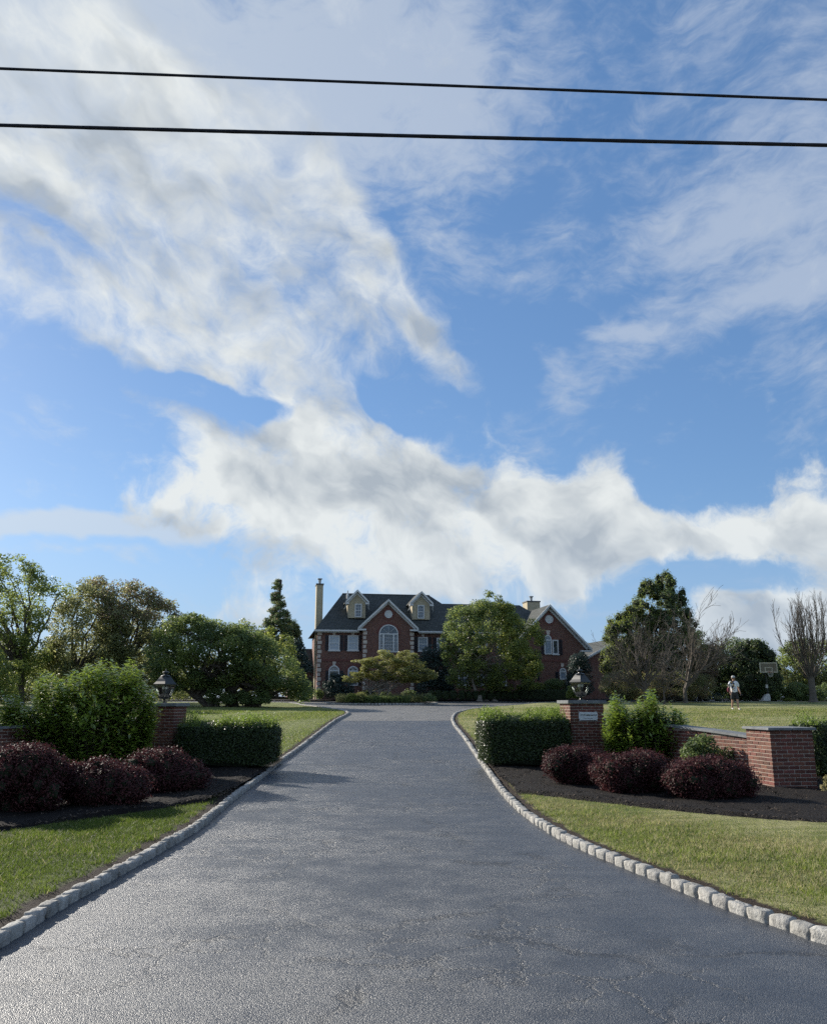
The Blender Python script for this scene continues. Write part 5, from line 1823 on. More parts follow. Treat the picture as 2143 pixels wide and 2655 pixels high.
def lantern(label, x, y, z, rz, sc_=1.0):
    root = thing('post_lantern', label, 'lamp', (x, y, z), rz, 'lanterns on the gate pillars')
    root.scale = (sc_, sc_, sc_)
    MB().lathe([(.075, 0), (.075, .012), (.035, .022), (.022, .05), (.028, .075), (.055, .09), (.115, .10), (.118, .118)], 14).build('foot', M['black_metal'], root, smooth=False)
    # four sided tapering body with bowed glass; radii are to the corners
    prof = [(.120, .118), (.160, .18), (.205, .27), (.235, .36), (.248, .43)]
    s2 = math.sqrt(.5)
    bars = MB()
    for k in range(4):
        a = k * PI / 2 + PI / 4
        bars.tube([(r * math.cos(a), r * math.sin(a), zz_) for r, zz_ in prof], .0085, 5)
    bars.build('corner_bars', M['black_metal'], root)['kind'] = 'stuff'
    for k in range(4):
        a0, a1 = k * PI / 2 + PI / 4, (k + 1) * PI / 2 + PI / 4
        vs, fs = [], []
        for r, zz_ in prof:
            rr = r - .006
            vs += [(rr * math.cos(a0), rr * math.sin(a0), zz_), (rr * math.cos(a1), rr * math.sin(a1), zz_)]
        for i in range(len(prof) - 1):
            fs.append((2 * i, 2 * i + 1, 2 * i + 3, 2 * i + 2))
        obj('glass_pane', mesh('glass_pane', vs, fs, True), M['lantern_glass'], root)
    rf = MB()
    rf.lathe([(.248, .428), (.272, .432), (.275, .455), (.215, .515), (.165, .585), (.118, .64)], 4, ang0=PI / 4)
    rf.build('lantern_roof', M['black_metal'], root)
    fin = MB(); fin.lathe([(.118, .641), (.09, .665), (.045, .675), (.035, .70), (.075, .715), (.085, .735), (.06, .755), (.02, .765), (.012, .80), (.004, .825)], 14)
    fin.build('finial', M['black_metal'], root)
    st = MB(); st.lathe([(.012, .118), (.012, .22), (.03, .235), (.02, .26)], 8); st.build('candle_stem', M['black_metal'], root)
    for k in range(4):
        a = k * PI / 2 + .3
        cx_, cy_ = .052 * math.cos(a), .052 * math.sin(a)
        c = MB(); c.tube([(0, 0, .25), (cx_ * .8, cy_ * .8, .235), (cx_, cy_, .25)], .005, 5); c.lathe([(.013, .25), (.013, .33)], 8, (cx_, cy_, 0))
        cn = c.build('candle', M['black_metal'], root); cn['kind'] = 'stuff' if False else 'part' if False else ''
        del cn['kind']
        b = MB(); b.lathe([(.010, .331), (.018, .345), (.017, .37), (.006, .40), (.001, .41)], 8, (cx_, cy_, 0)); b.build('bulb', M['bulb'], cn)
    return root


lantern('glass post lantern with white candle bulbs on the right gate pillar', pr.x, pr.y, zr0 + hr + .001, R(36), .95)
lantern('dark glass post lantern on the shaded left pillar, partly behind leaves', pl.x, pl.y, ZTOP_L - .08 - crl * MODH + hl + .001, R(-30), .95)

# ------------------------------------------------------------------ house sign on the right pillar
M['plaque'] = rough_mat('white_plaque', (0.60, 0.63, 0.63), (0.70, 0.72, 0.71), 8, .5, 30, .2, .002)
M['letter'] = rough_mat('dark_grey_lettering', (0.05, 0.06, 0.07), (0.08, 0.09, 0.10), 8, .6, 0, 0)
sign = thing('house_sign', 'small white plaque with dark address lettering on the right brick pillar', 'sign', (pr.x, pr.y, zr0), R(7))
Mi = Matrix.Rotation(-R(7), 4, 'Z') @ Matrix.Translation((-pr.x, -pr.y, -zr0))


def pil_local(px, py):
    d = Mi.to_3x3() @ px_dir(px, py); o = Mi @ Vector((0, 0, EYE))
    k = (-PW / 2 - o.y) / d.y
    return o.x + d.x * k, o.z + d.z * k


sx, sz = pil_local(1523.5, 1857)
sw, shh = .225, .100
out_ = []
for sgx, sgz in ((-1, -1), (1, -1), (1, 1), (-1, 1)):
    cpts = [(.90, 1.0), (.80, .90), (.93, .72), (1.0, .62)] if False else [(1.0, .60), (.93, .80), (.97, 1.04), (.80, .93)]
    seq = cpts if sgx * sgz > 0 else cpts[::-1]
    out_ += [(sx + sgx * sw * a, sz + sgz * shh * b) for a, b in seq]
MB().prism(out_, -PW / 2 - .026, -PW / 2 - .004).build('plaque', M['plaque'], sign)


def text_mesh(body, size, x, y, z, par, mat, name='lettering'):
    cu = bpy.data.curves.new('lettering', 'FONT')
    cu.body = body; cu.size = size; cu.align_x = 'CENTER'; cu.extrude = .0015; cu.offset = .0011
    o = bpy.data.objects.new('tmp', cu)
    COL.objects.link(o)
    dg = bpy.context.evaluated_depsgraph_get()
    me = bpy.data.meshes.new_from_object(o.evaluated_get(dg))
    bpy.data.objects.remove(o)
    me.name = name
    t = obj(name, me, mat, par, (x, y, z))
    t.rotation_euler = (PI / 2, 0, 0)
    t['kind'] = 'stuff'
    return t


text_mesh('1710 National Rd', .056, sx, -PW / 2 - .0275, sz + .008, sign, M['letter'])
mk = MB()
for (a, b) in ((-.10, -.045), (-.035, .045), (.055, .10)):
    mk.box(sx + a, sx + b, -PW / 2 - .0290, -PW / 2 - .0262, sz - .055, sz - .049)
mk.build('small_print_line', M['letter'], sign)['kind'] = 'stuff'

# ------------------------------------------------------------------ hedges
pc = at(1267, 2000, 19.6)
xr_ = at(1472, 1900, 20.0).x
zg = h(20.0) + .08
hw = xr_ - pc.x + .05
clipped('clipped dark green box hedge beside the right gate pillar', 'clipped hedges by the gate pillars', 'box_hedge', pc.x + hw / 2 - .10, 20.35, zg, hw + .1, 1.4, at(1300, 1866, 19.7).z - zg, 401, 42000, .042, power=8, cat='hedge', tip=.075, jag=.045, rz=R(2), taper=.07)
pa = at(452, 1950, 19.4).x; pb_ = at(708, 1950, 19.3).x
clipped('clipped dark green box hedge beside the shaded left pillar', 'clipped hedges by the gate pillars', 'box_hedge', (pa + pb_) / 2, 19.9, h(19.8) + .08, pb_ - pa, 1.25, at(600, 1882, 19.3).z - h(19.8) - .08, 402, 40000, .042, power=7, cat='hedge', tip=.07, jag=.045, rz=R(-2), taper=.06)
pe = at(2105, 1950, 17.2)
clipped('tall clipped dark hedge cut off at the right edge beyond the end pier', None, 'box_hedge', pe.x + 1.4, 17.9, h(18) + .09, 2.7, 1.2, 1.06, 403, 26000, .045, power=8, cat='hedge', tip=.05)

# ------------------------------------------------------------------ barberries
def barberry(label, poly, Y, K, N, depth, seed, tx):
    Y = gp(tx, max(q[1] for q in poly) - 4, LAWN_H + .05).y + depth * .62
    cx_ = sum(q[0] for q in poly) / len(poly); yb_ = max(q[1] for q in poly)
    rj = random.Random(seed)
    poly = [(cx_ + (a - cx_) * rj.uniform(.95, 1.10), yb_ + (b - yb_) * rj.uniform(.82, .98)) for a, b in poly]
    r = tree(label, poly, Y, int(K * .75), .21, depth, int(N * 1.3), .036, 'leaf_plum', tx, .03, name='barberry_shrub', cat='shrub', group='purple barberry shrubs in the mulch beds', seed=seed, shell=.42, flat_=1.0, up=.25,
             aspect=.6, branches=34, fork=.12, stems=2, crown_name='foliage', core=.5)
    return r


barberry('purple barberry nearest the driveway in the right bed', [(1408, 1960), (1428, 1942), (1470, 1924), (1520, 1924), (1556, 1940), (1566, 1975), (1560, 2020), (1530, 2040), (1470, 2034), (1430, 2012), (1405, 1985)], 18.3, 150, 26000, .62, 501, 1482)
barberry('middle purple barberry in front of the glossy shrub in the right bed', [(1538, 1975), (1560, 1952), (1610, 1938), (1670, 1940), (1720, 1955), (1735, 1985), (1725, 2035), (1690, 2060), (1620, 2062), (1570, 2045), (1545, 2015)], 17.4, 180, 32000, .72, 502, 1640)
barberry('broad purple barberry against the low brick wall', [(1728, 1985), (1750, 1962), (1800, 1948), (1860, 1955), (1920, 1965), (1946, 1985), (1948, 2030), (1920, 2062), (1860, 2080), (1790, 2074), (1740, 2050), (1722, 2020)], 16.9, 200, 36000, .80, 503, 1830)
barberry('large reddish barberry at the left edge of the photo', [(-160, 1960), (-80, 1930), (0, 1918), (60, 1915), (120, 1930), (165, 1960), (185, 2010), (180, 2070), (120, 2105), (0, 2115), (-120, 2110), (-180, 2060)], 15.4, 260, 48000, 1.0, 504, 20)
barberry('middle purple barberry in deep shade in the left bed', [(180, 2000), (215, 1970), (270, 1960), (330, 1972), (370, 2000), (378, 2050), (350, 2085), (270, 2098), (200, 2090), (178, 2050)], 16.0, 170, 30000, .75, 505, 275)
barberry('purple barberry below the left pillar nearest the driveway', [(335, 1975), (350, 1940), (395, 1925), (450, 1935), (505, 1965), (532, 2000), (530, 2040), (480, 2058), (400, 2060), (350, 2045)], 17.6, 180, 32000, .75, 506, 430)


# ------------------------------------------------------------------ glossy leaved shrubs made of leafy shoots
LEAFV = []
for tn in (.15, .45, .75, 1.0):
    me = leaf_mesh('leaf', np.array([[0., 0, 0]]), np.array([[0., 0, 1]]), np.array([1.0]), .46, ax=np.array([[1., 0, 0]]), tone=np.array([tn]))
    me.materials.append(M['leaf_magnolia'])
    LEAFV.append(me)


def glossy_shrub(label, poly_px, Y, n_shoot, depth, lsize, seed, tx, per=15, n_single=290, reach=.55):
    rng = np.random.default_rng(seed)
    poly = world_poly(poly_px, Y)
    p0 = at(tx, 1900, Y)
    zg = h(Y) + .1
    O = np.array([p0.x, Y, zg])
    root = thing('glossy_shrub', label, 'shrub', tuple(O), 0, 'glossy leaved shrubs by the gate pillars')
    xs = [p[0] for p in poly]; zs = [p[1] for p in poly]
    tips = []
    while len(tips) < n_shoot:
        X = rng.uniform(min(xs), max(xs), 900); Z = rng.uniform(min(zs), max(zs), 900)
        ok = in_poly(X, Z, poly); X, Z = X[ok], Z[ok]
        ed = edge_dist(X, Z, poly)
        dd = depth * np.minimum(1, np.sqrt(ed / (depth * .8)))
        yy = rng.uniform(-1, 1, len(X))
        yy = np.sign(yy) * np.abs(yy) ** .45
        keep_ = (ed < .28) | (rng.random(len(X)) < .42)
        for x, z, y in zip(X[keep_], Z[keep_], (Y + yy * dd)[keep_]):
            tips.append((x, y, z))
    tips = np.array(tips[:n_shoot])
    P, Nn, AX, T = [], [], [], []
    mb = MB()
    for i, tp in enumerate(tips):
        rel = tp - O
        out = np.array([rel[0] * .5, rel[1] * .9, abs(rel[2]) * .6 + .8])
        d = unit(out[None])[0]
        L = reach * rng.uniform(.6, 1.2)
        st = tp - d * L
        bend = rng.normal(size=3) * .04
        if i < 130:
            mb.tube([Vector((rng.normal() * .06, rng.normal() * .06, 0)), Vector((st - O) * .5 + np.array([0, 0, -.1])), Vector(st - O), Vector(tp - O)], [.02, .014, .008, .003], 4, cap=False)
        ph = rng.uniform(0, 2 * PI)
        u_ = unit(np.cross(d, [0, 0, 1.0])[None] + 1e-6)[0]; v_ = np.cross(d, u_)
        for j in range(per):
            f = (j + .6) / per
            an_ = ph + j * 2.4
            rad = u_ * math.cos(an_) + v_ * math.sin(an_)
            ax = unit((rad * (1.0 - .55 * f) + d * (.25 + .75 * f) + np.array([0, 0, -.15]))[None])[0]
            s = lsize * rng.uniform(.75, 1.2) * (1.0 - .25 * f)
            base = st + d * L * f + bend * f
            P.append(base + ax * s * .5)
            Nn.append(unit((np.array([0, 0, 1.0]) * .9 + d * .5 - rad * .2 + rng.normal(size=3) * .28)[None])[0])
            AX.append(ax); T.append((s, .15 + .45 * f + rng.normal() * .18 + .25 * min(1, rel[2] / 2.2)))
    P, Nn, AX, T = map(np.array, (P, Nn, AX, T))
    k = P[:, 2] > zg + .05
    P, Nn, AX, T = P[k], Nn[k], AX[k], T[k]
    # the leaves that show largest are objects of their own
    score = np.linalg.norm(P - np.array([0, 0, EYE]), axis=1) - T[:, 0] * 8 - rng.random(len(P)) * .4
    order = np.argsort(score)
    one, rest = order[:n_single], order[n_single:]
    for i in one:
        n_ = Nn[i] - AX[i] * (Nn[i] @ AX[i]); n_ /= np.linalg.norm(n_)
        sdv = np.cross(n_, AX[i])
        mx = Matrix(((AX[i][0], sdv[0], n_[0], 0), (AX[i][1], sdv[1], n_[1], 0), (AX[i][2], sdv[2], n_[2], 0), (0, 0, 0, 1)))
        o = bpy.data.objects.new('leaf', LEAFV[min(3, max(0, int(T[i, 1] * 4)))])
        COL.objects.link(o); o.parent = root
        o.matrix_basis = Matrix.Translation(Vector(P[i] - O)) @ mx @ Matrix.Scale(T[i, 0], 4)
    fo = obj('foliage', leaf_mesh('foliage', (P - O)[rest], Nn[rest], T[rest, 0], .46, ax=AX[rest], tone=T[rest, 1]), M['leaf_magnolia'], root)
    fo['kind'] = 'stuff'
    mb.build('stems', M['bark'], root)
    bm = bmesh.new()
    C = clumps_in(poly, Y, 60, .32, depth * .7, rng)  # dark solid lumps added among the shoots to block light
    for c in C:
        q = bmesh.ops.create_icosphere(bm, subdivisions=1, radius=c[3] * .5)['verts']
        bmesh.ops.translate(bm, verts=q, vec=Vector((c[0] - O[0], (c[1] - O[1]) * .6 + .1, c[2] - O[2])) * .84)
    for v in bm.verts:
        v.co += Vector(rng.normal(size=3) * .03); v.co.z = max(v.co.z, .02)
    me = bpy.data.meshes.new('shade_core'); bm.to_mesh(me); bm.free()
    obj('shade_core', me, M['inner'], root)
    return root


glossy_shrub('large glossy leaved green shrub rising above the red barberries at the left', [(-14, 1880), (-8, 1835), (14, 1798), (35, 1795), (58, 1840), (90, 1810), (110, 1745), (130, 1740), (160, 1770), (200, 1735), (260, 1715), (290, 1708), (320, 1722), (335, 1706), (355, 1720),
     (370, 1760), (400, 1790), (408, 1830), (402, 1880), (395, 1940), (350, 1985), (280, 2000), (190, 1990), (150, 1940), (80, 1920), (10, 1910)], 18.4, 1500, 1.25, .145, 601, 250)
glossy_shrub('bright glossy leaved shrub between the signed pillar and the low wall', [(1565, 1900), (1570, 1850), (1585, 1810), (1600, 1800), (1620, 1825), (1650, 1830), (1672, 1795), (1690, 1785), (1700, 1815), (1730, 1825), (1765, 1850), (1795, 1885), (1808, 1940), (1760, 1968), (1650, 1965), (1590, 1950), (1568, 1930)],
     19.2, 1000, .9, .13, 602, 1680)
# roses against the wall
tree('small dark leafy rose bush growing against the low brick wall', [(1770, 1960), (1778, 1920), (1800, 1898), (1832, 1900), (1850, 1925), (1870, 1945), (1885, 1932), (1910, 1932), (1925, 1955), (1928, 2000), (1780, 2000)], 17.2, 60, .17, .35, 4600, .06, 'leaf_dark', 1840, .015, name='rose_bush', cat='bush', seed=77, branches=24, fork=.2, stems=3)
tree('dry straw coloured plant on the mulch at the right edge', [(2128, 2030), (2135, 2005), (2155, 1998), (2175, 2010), (2180, 2050), (2135, 2052)], 14.8, 12, .09, .15, 700, .05, 'blade_dry', 2155, .01, name='dry_plant', cat='plant', seed=78, branches=10)

# ------------------------------------------------------------------ overhead cables
M['cable'] = rough_mat('black_cable_sheath', (0.006, 0.006, 0.010), (0.014, 0.014, 0.022), 20, .7, 60, .6, .004)


def cable(label, pts_px, Y, rad, lash, name='overhead_cable'):
    P = [at(a, b, Y) for a, b in pts_px]
    xs = np.array([p.x for p in P]); zs = np.array([p.z for p in P])
    co = np.polyfit(xs, zs, 2)
    line = []
    for x in np.linspace(-26, 26, 700):
        line.append((x, Y, float(np.polyval(co, x)) + 0.0))
    mb = MB()
    rr = [rad * (1 + .03 * math.sin(i * 1.9) * lash + .03 * math.sin(i * .7)) for i in range(len(line))]
    mb.tube(line, rr, 8)
    o = mb.build(name, M['cable'], smooth=True)
    return tag(o, label, 'cable', 'overhead utility cables')


cable('upper, thinner black overhead cable crossing the sky', [(0, 177), (1072, 218), (2143, 258)], 6.8, .0125, .5)
cable('lower, thicker black overhead cable crossing the sky', [(0, 324), (1072, 352), (2143, 376)], 7.6, .0185, 1.0)

# ------------------------------------------------------------------ basketball hoop
M['hoop_white'] = rough_mat('weathered_white_plastic', (0.50, 0.49, 0.46), (0.62, 0.61, 0.58), 3, .5, 20, .1, .003)
M['hoop_cream'] = rough_mat('cream_backboard_border', (0.52, 0.48, 0.36), (0.62, 0.58, 0.45), 5, .5, 20, .1, .002)
M['hoop_board'] = rough_mat('brown_tinted_backboard', (0.15, 0.13, 0.085), (0.20, 0.175, 0.12), 5, .35, 20, .1, .002)
M['hoop_rim'] = rough_mat('faded_orange_rim', (0.28, 0.09, 0.05), (0.36, 0.13, 0.08), 5, .5, 20, .1, .002)
M['net'] = rough_mat('white_net_cord', (0.5, 0.48, 0.42), (0.6, 0.58, 0.52), 5, .9, 0, 0)
HYp = 69.6
hb = at(1991, 1820, HYp)
g0 = h(HYp) + .08
hoop = thing('basketball_hoop', 'portable basketball hoop with brown backboard in front of the rounded cypress', 'basketball hoop', (hb.x, HYp, g0), R(-4))
kx = FPX / (HYp * math.cos(TILT))
zt = at(1990, 1719, HYp).z - g0; zb = at(1990, 1745, HYp).z - g0
w2 = 22.3 / kx
yb = -.75
bd = MB(); bd.box(-w2 + .05, w2 - .05, yb, yb + .03, zb + .05, zt - .05)
b_ = bd.build('backboard', M['hoop_board'], hoop)
fr_ = MB(); band(fr_, [(-w2, zb), (w2, zb), (w2, zt), (-w2, zt)], [(-w2 + .075, zb + .075), (w2 - .075, zb + .075), (w2 - .075, zt - .075), (-w2 + .075, zt - .075)], yb - .02, yb + .04, True)
fr_.build('border', M['hoop_cream'], b_)
i2 = MB(); zz1 = zb + .06; zz2 = zb + .06 + (zt - zb) * .46
band(i2, [(-.30, zz1), (.30, zz1), (.30, zz2), (-.30, zz2)], [(-.24, zz1 + .06), (.24, zz1 + .06), (.24, zz2 - .06), (-.24, zz2 - .06)], yb - .018, yb - .002, True)
i2.build('target_square', M['hoop_cream'], b_)
pts = [(.225 * math.cos(t_), yb - .36 + .225 * math.sin(t_), zz1 - .03) for t_ in np.linspace(0, 2 * PI, 25)]
rm = MB(); rm.tube(pts, .016, 6); rm.box(-.06, .06, yb - .14, yb - .021, zz1 - .05, zz1 + .02)
rim = rm.build('rim', M['hoop_rim'], hoop)
nt = MB()
for i in range(10):
    for sg in (-1, 1):
        a0 = 2 * PI * i / 10
        nt.tube([(.22 * math.cos(a0), yb - .36 + .22 * math.sin(a0), zz1 - .04), (.17 * math.cos(a0 + sg * .35), yb - .36 + .17 * math.sin(a0 + sg * .35), zz1 - .22), (.12 * math.cos(a0 + sg * .7), yb - .36 + .12 * math.sin(a0 + sg * .7), zz1 - .42)], .010, 4)
nt.build('net', M['net'], rim)['kind'] = 'stuff'
MB().tube([(.06, .0, .1), (.0, .02, 1.5), (-.05, 0, zb - .05)], .045, 8).build('pole', M['black_metal'], hoop)
MB().box(-.10, .06, -.06, .05, 1.05, 1.32).build('height_bracket', M['hoop_white'], hoop)
for sg in (-1, 1):
    MB().tube([(sg * .12 - .03, .02, zb - .1), (sg * .12, yb + .04, zb + .45)], .02, 6).build('brace', M['black_metal'], hoop)
    MB().tube([(sg * .12 - .03, .0, zb + .25), (sg * .12, yb + .04, zt - .15)], .02, 6).build('brace', M['black_metal'], hoop)
# water filled base, tipped wedge
bs = MB(); bs.prism([(-.55, .02), (.06, .02), (.10, .20), (.06, .55), (-.03, .60), (-.18, .52), (-.40, .27)], -.35, .35)
bo = bs.build('base', M['hoop_white'], hoop)
bv = bo.modifiers.new('round', 'BEVEL'); bv.width = .05; bv.segments = 3

# ------------------------------------------------------------------ pale shed glimpsed through the shrubs
M['shed'] = rough_mat('pale_painted_boards', (0.42, 0.47, 0.50), (0.50, 0.54, 0.56), 3, .7, 30, .2, .004)
sp_ = at(1631, 1812, 71.5)
sh = thing('garden_shed', 'pale grey white shed glimpsed low behind the bare tree', 'shed', (sp_.x, 71.5, h(71.5)), 0)
MB().prism([(-.78, 0), (.72, 0), (.72, .55), (.15, 1.28), (-.25, 1.28), (-.78, .62)], 0, 1.8).build('wall', M['shed'], sh)
rfm = MB(); band(rfm, [(-.86, .60), (-.27, 1.36), (.17, 1.36), (.80, .53)], [(-.83, .55), (-.25, 1.30), (.15, 1.30), (.77, .48)], -.08, 1.9); rfm.build('roof', M['shed'], sh)
tree('small dark round bush in front of the pale shed', [(1622, 1815), (1622, 1795), (1633, 1785), (1648, 1790), (1654, 1815)], 70.6, 16, .25, .35, 1900, .09, 'leaf_spruce', 1638, .03, name='bush', cat='bush', seed=80, branches=5)

# ------------------------------------------------------------------ the man walking on the lawn
M['skin'] = rough_mat('fair_skin', (0.42, 0.24, 0.17), (0.50, 0.30, 0.22), 6, .55, 0, 0)  # plain fair skin tone
M['shorts'] = rough_mat('dark_charcoal_cloth', (0.022, 0.024, 0.028), (0.04, 0.042, 0.046), 8, .9, 60, .4, .004)
M['captex'] = rough_mat('pale_grey_cap', (0.45, 0.44, 0.42), (0.56, 0.55, 0.52), 8, .8, 60, .3, .003)
M['maroon'] = rough_mat('maroon_cloth', (0.16, 0.035, 0.05), (0.24, 0.06, 0.08), 10, .9, 50, .4, .004)
M['navy'] = rough_mat('dark_navy_cloth', (0.014, 0.016, 0.03), (0.03, 0.032, 0.05), 10, .9, 50, .4, .004)
M['shoe'] = rough_mat('pale_shoe', (0.5, 0.5, 0.46), (0.62, 0.61, 0.57), 6, .6, 0, 0)
M['hair'] = rough_mat('brown_hair', (0.03, 0.02, 0.015), (0.05, 0.035, 0.025), 20, .8, 0, 0)


def tee_material():
    m, t, out = new_mat('white_printed_tee')
    co = tcoord(t)
    sp = t.n('ShaderNodeSeparateXYZ'); t.put(sp.inputs[0], co)
    v = t.n('ShaderNodeTexVoronoi'); t.put(v.inputs['Vector'], co); v.inputs['Scale'].default_value = 13
    hs = t.n('ShaderNodeSeparateColor'); t.put(hs.inputs[0], v.outputs['Color'])
    # print on the wearer's right half of the chest and belly
    reg = t.m('MULTIPLY', t.mapr(t.m('ADD', sp.outputs[0], t.m('MULTIPLY', t.m('SUBTRACT', t.noise(co, 8, 2, .5), .5), .25)), -.02, .05, 1, 0), t.mapr(sp.outputs[2], .98, 1.06, 0, 1))
    dark = t.mapr(hs.outputs[0], .52, .56, 0, 1)
    col = t.mix(t.m('MULTIPLY', reg, dark), (0.74, 0.74, 0.77), t.mix(t.mapr(hs.outputs[1], .7, .72, 0, 1), (0.04, 0.045, 0.07), (0.45, 0.30, 0.12)))
    pbr(t, out, col, .9, bump(t, t.noise(co, 9, 4, .6), .5, .03), .2)
    return m


M['tee'] = tee_material()


def skinned(name, nodes, edges, mat, parent, sub=2, root=0):
    """nodes: [(x, y, z, rx, ry)]; a skin surface grown on the joints"""
    me = bpy.data.meshes.new(name)
    me.from_pydata([n[:3] for n in nodes], edges, [])
    o = bpy.data.objects.new(name, me); COL.objects.link(o)
    m1 = o.modifiers.new('skin', 'SKIN'); m1.use_smooth_shade = True
    sv = me.skin_vertices[0].data if me.skin_vertices else None
    if sv is None:
        me.attributes.new  # no layer yet
    else:
        for i, n in enumerate(nodes):
            sv[i].radius = (n[3], n[4] if len(n) > 4 else n[3]); sv[i].use_root = (i == root)
    m2 = o.modifiers.new('sub', 'SUBSURF'); m2.levels = sub; m2.render_levels = sub
    dg = bpy.context.evaluated_depsgraph_get(); dg.update()
    res = bpy.data.meshes.new_from_object(o.evaluated_get(dg))
    bpy.data.objects.remove(o)
    res.name = name
    return obj(name, res, mat, parent)


mp_ = gp(1906, 1841, LAWN_H)
man = thing('person', 'man in white printed tee, dark shorts and pale cap walking over the lawn', 'person', tuple(mp_), R(8))
# z up, facing -y; his right is -x in the picture
nodes = [(0, 0, .98, .15, .12), (0, 0, 1.16, .16, .125), (0, .01, 1.34, .165, .12), (0, .01, 1.46, .10, .085), (0, -.01, 1.53, .052, .055),       # 0-4 pelvis to neck
         (-.20, 0, 1.44, .062, .062), (-.285, .02, 1.16, .045, .045), (-.31, -.10, .94, .033, .033), (-.31, -.14, .87, .03, .04),                # 5-8 right arm
         (.20, 0, 1.44, .062, .062), (.275, .02, 1.16, .045, .045), (.30, -.07, .92, .033, .033), (.305, -.10, .85, .03, .04),                   # 9-12 left arm
         (-.095, 0, .90, .095, .095), (-.10, .05, .50, .062, .062), (-.095, .17, .11, .042, .042), (-.10, .07, .05, .038, .03),                    # 13-16 right leg back
         (.095, 0, .90, .095, .095), (.10, -.10, .50, .062, .062), (.10, -.12, .10, .042, .042), (.11, -.26, .045, .038, .03)]                    # 17-20 left leg forward
edges = [(0, 1), (1, 2), (2, 3), (3, 4), (3, 5), (5, 6), (6, 7), (7, 8), (3, 9), (9, 10), (10, 11), (11, 12), (0, 13), (13, 14), (14, 15), (15, 16), (0, 17), (17, 18), (18, 19), (19, 20)]
# head joins the neck; fingers root in the palms
nh = len(nodes)
nodes += [(0, -.03, 1.60, .062, .07), (0, -.025, 1.68, .078, .092), (0, -.015, 1.755, .06, .075)]
edges += [(4, nh), (nh, nh + 1), (nh + 1, nh + 2)]
body = skinned('body', nodes, edges, M['skin'], man)
for hx, hy, hz0, sg in ((-.31, -.15, .85, -1), (.305, -.11, .83, 1)):
    for k in range(4):
        off_ = (k - 1.5) * .019
        L_ = (.062, .075, .072, .055)[k]
        skinned('finger', [(hx - sg * .004, hy + off_ * .9, hz0 + .01, .010, .010), (hx - sg * .01, hy + off_, hz0 - L_ * .5, .0092, .0092), (hx - sg * .028, hy + off_, hz0 - L_, .008, .008)], [(0, 1), (1, 2)], M['skin'], man, 1)
    skinned('thumb', [(hx - sg * .01, hy - .035, hz0 + .03, .012, .012), (hx - sg * .03, hy - .06, hz0 + .0, .011, .011), (hx - sg * .038, hy - .065, hz0 - .03, .009, .009)], [(0, 1), (1, 2)], M['skin'], man, 1)
skinned('tee_shirt', [(0, 0, .80, .20, .165), (0, 0, 1.12, .188, .155), (0, .005, 1.34, .185, .14), (0, .01, 1.47, .105, .10), (-.20, 0, 1.455, .085, .085), (-.275, .015, 1.20, .085, .085), (.20, 0, 1.455, .085, .085), (.268, .015, 1.20, .085, .085)],
        [(0, 1), (1, 2), (2, 3), (3, 4), (4, 5), (3, 6), (6, 7)], M['tee'], man)
skinned('shorts', [(0, 0, 1.04, .165, .135), (0, 0, .86, .16, .13), (-.10, .01, .80, .115, .115), (-.11, .045, .52, .105, .105), (.10, -.02, .80, .115, .115), (.11, -.095, .52, .105, .105)],
        [(0, 1), (1, 2), (2, 3), (1, 4), (4, 5)], M['shorts'], man)
for (fx, fy, ry_) in ((-.10, .13, .04), (.11, -.20, 0)):
    skinned('shoe', [(fx, fy + .06, .055 + ry_, .045, .05), (fx, fy - .03, .045 + ry_ * .5, .048, .04), (fx + .005, fy - .12, .038, .045, .032)], [(0, 1), (1, 2)], M['shoe'], man, 1)
cp = MB(); cp.lathe([(.095, 1.70), (.098, 1.735), (.088, 1.785), (.055, 1.815), (.01, 1.825)], 16, (0, -.02, 0)); cap_ = cp.build('cap', M['captex'], man, smooth=True)
vs = MB(); vs.add([(-.075, -.10, 1.712), (.075, -.10, 1.712), (.06, -.19, 1.695), (-.06, -.19, 1.695), (-.075, -.10, 1.72), (.075, -.10, 1.72), (.06, -.19, 1.703), (-.06, -.19, 1.703)], [(0, 1, 2, 3), (7, 6, 5, 4), (0, 3, 7, 4), (1, 0, 4, 5), (2, 1, 5, 6), (3, 2, 6, 7)])
vs.build('visor', M['navy'], cap_)
MB().lathe([(.088, 1.64), (.094, 1.70), (.092, 1.72)], 14, (0, .005, 0)).build('hair', M['hair'], man)
MB().box(-.065, .065, -.125, -.105, 1.665, 1.69).build('sunglasses', M['navy'], man)
MB().prism([(-.012, 1.63), (.012, 1.63), (.008, 1.665), (-.008, 1.665)], -.135, -.10).build('nose', M['skin'], man)
MB().box(-.022, .022, -.108, -.098, 1.603, 1.609).build('mouth', M['maroon'], man)
for sg in (-1, 1):
    MB().lathe([(.004, -.03), (.016, -.015), (.018, .015), (.008, .03)], 8, (sg * .088, -.02, 1.665)).build('ear', M['skin'], man)
# things he carries
jr = Matrix.Rotation(R(8), 4, 'Z')
def carried(name, label, cat, off_):
    p = Vector(mp_) + jr @ Vector(off_)
    return thing(name, label, cat, tuple(p), R(8))
jk = carried('folded_jacket', 'maroon and navy jacket hanging over the right forearm of the walking man', 'jacket', (-.36, -.06, .84))
skinned('cloth', [(0, 0, .08, .07, .10), (.01, .01, .22, .075, .11), (.03, .03, .36, .06, .09)], [(0, 1), (1, 2)], M['maroon'], jk, 1)
skinned('lining', [(.05, .0, .44, .06, .08), (.06, .0, .54, .05, .07)], [(0, 1)], M['navy'], jk, 1)
ph = carried('handset', 'small dark handset held in the left hand of the walking man', 'phone', (.30, -.14, .80))
MB().box(-.03, .10, -.02, .02, -.03, .03).build('case', M['navy'], ph)

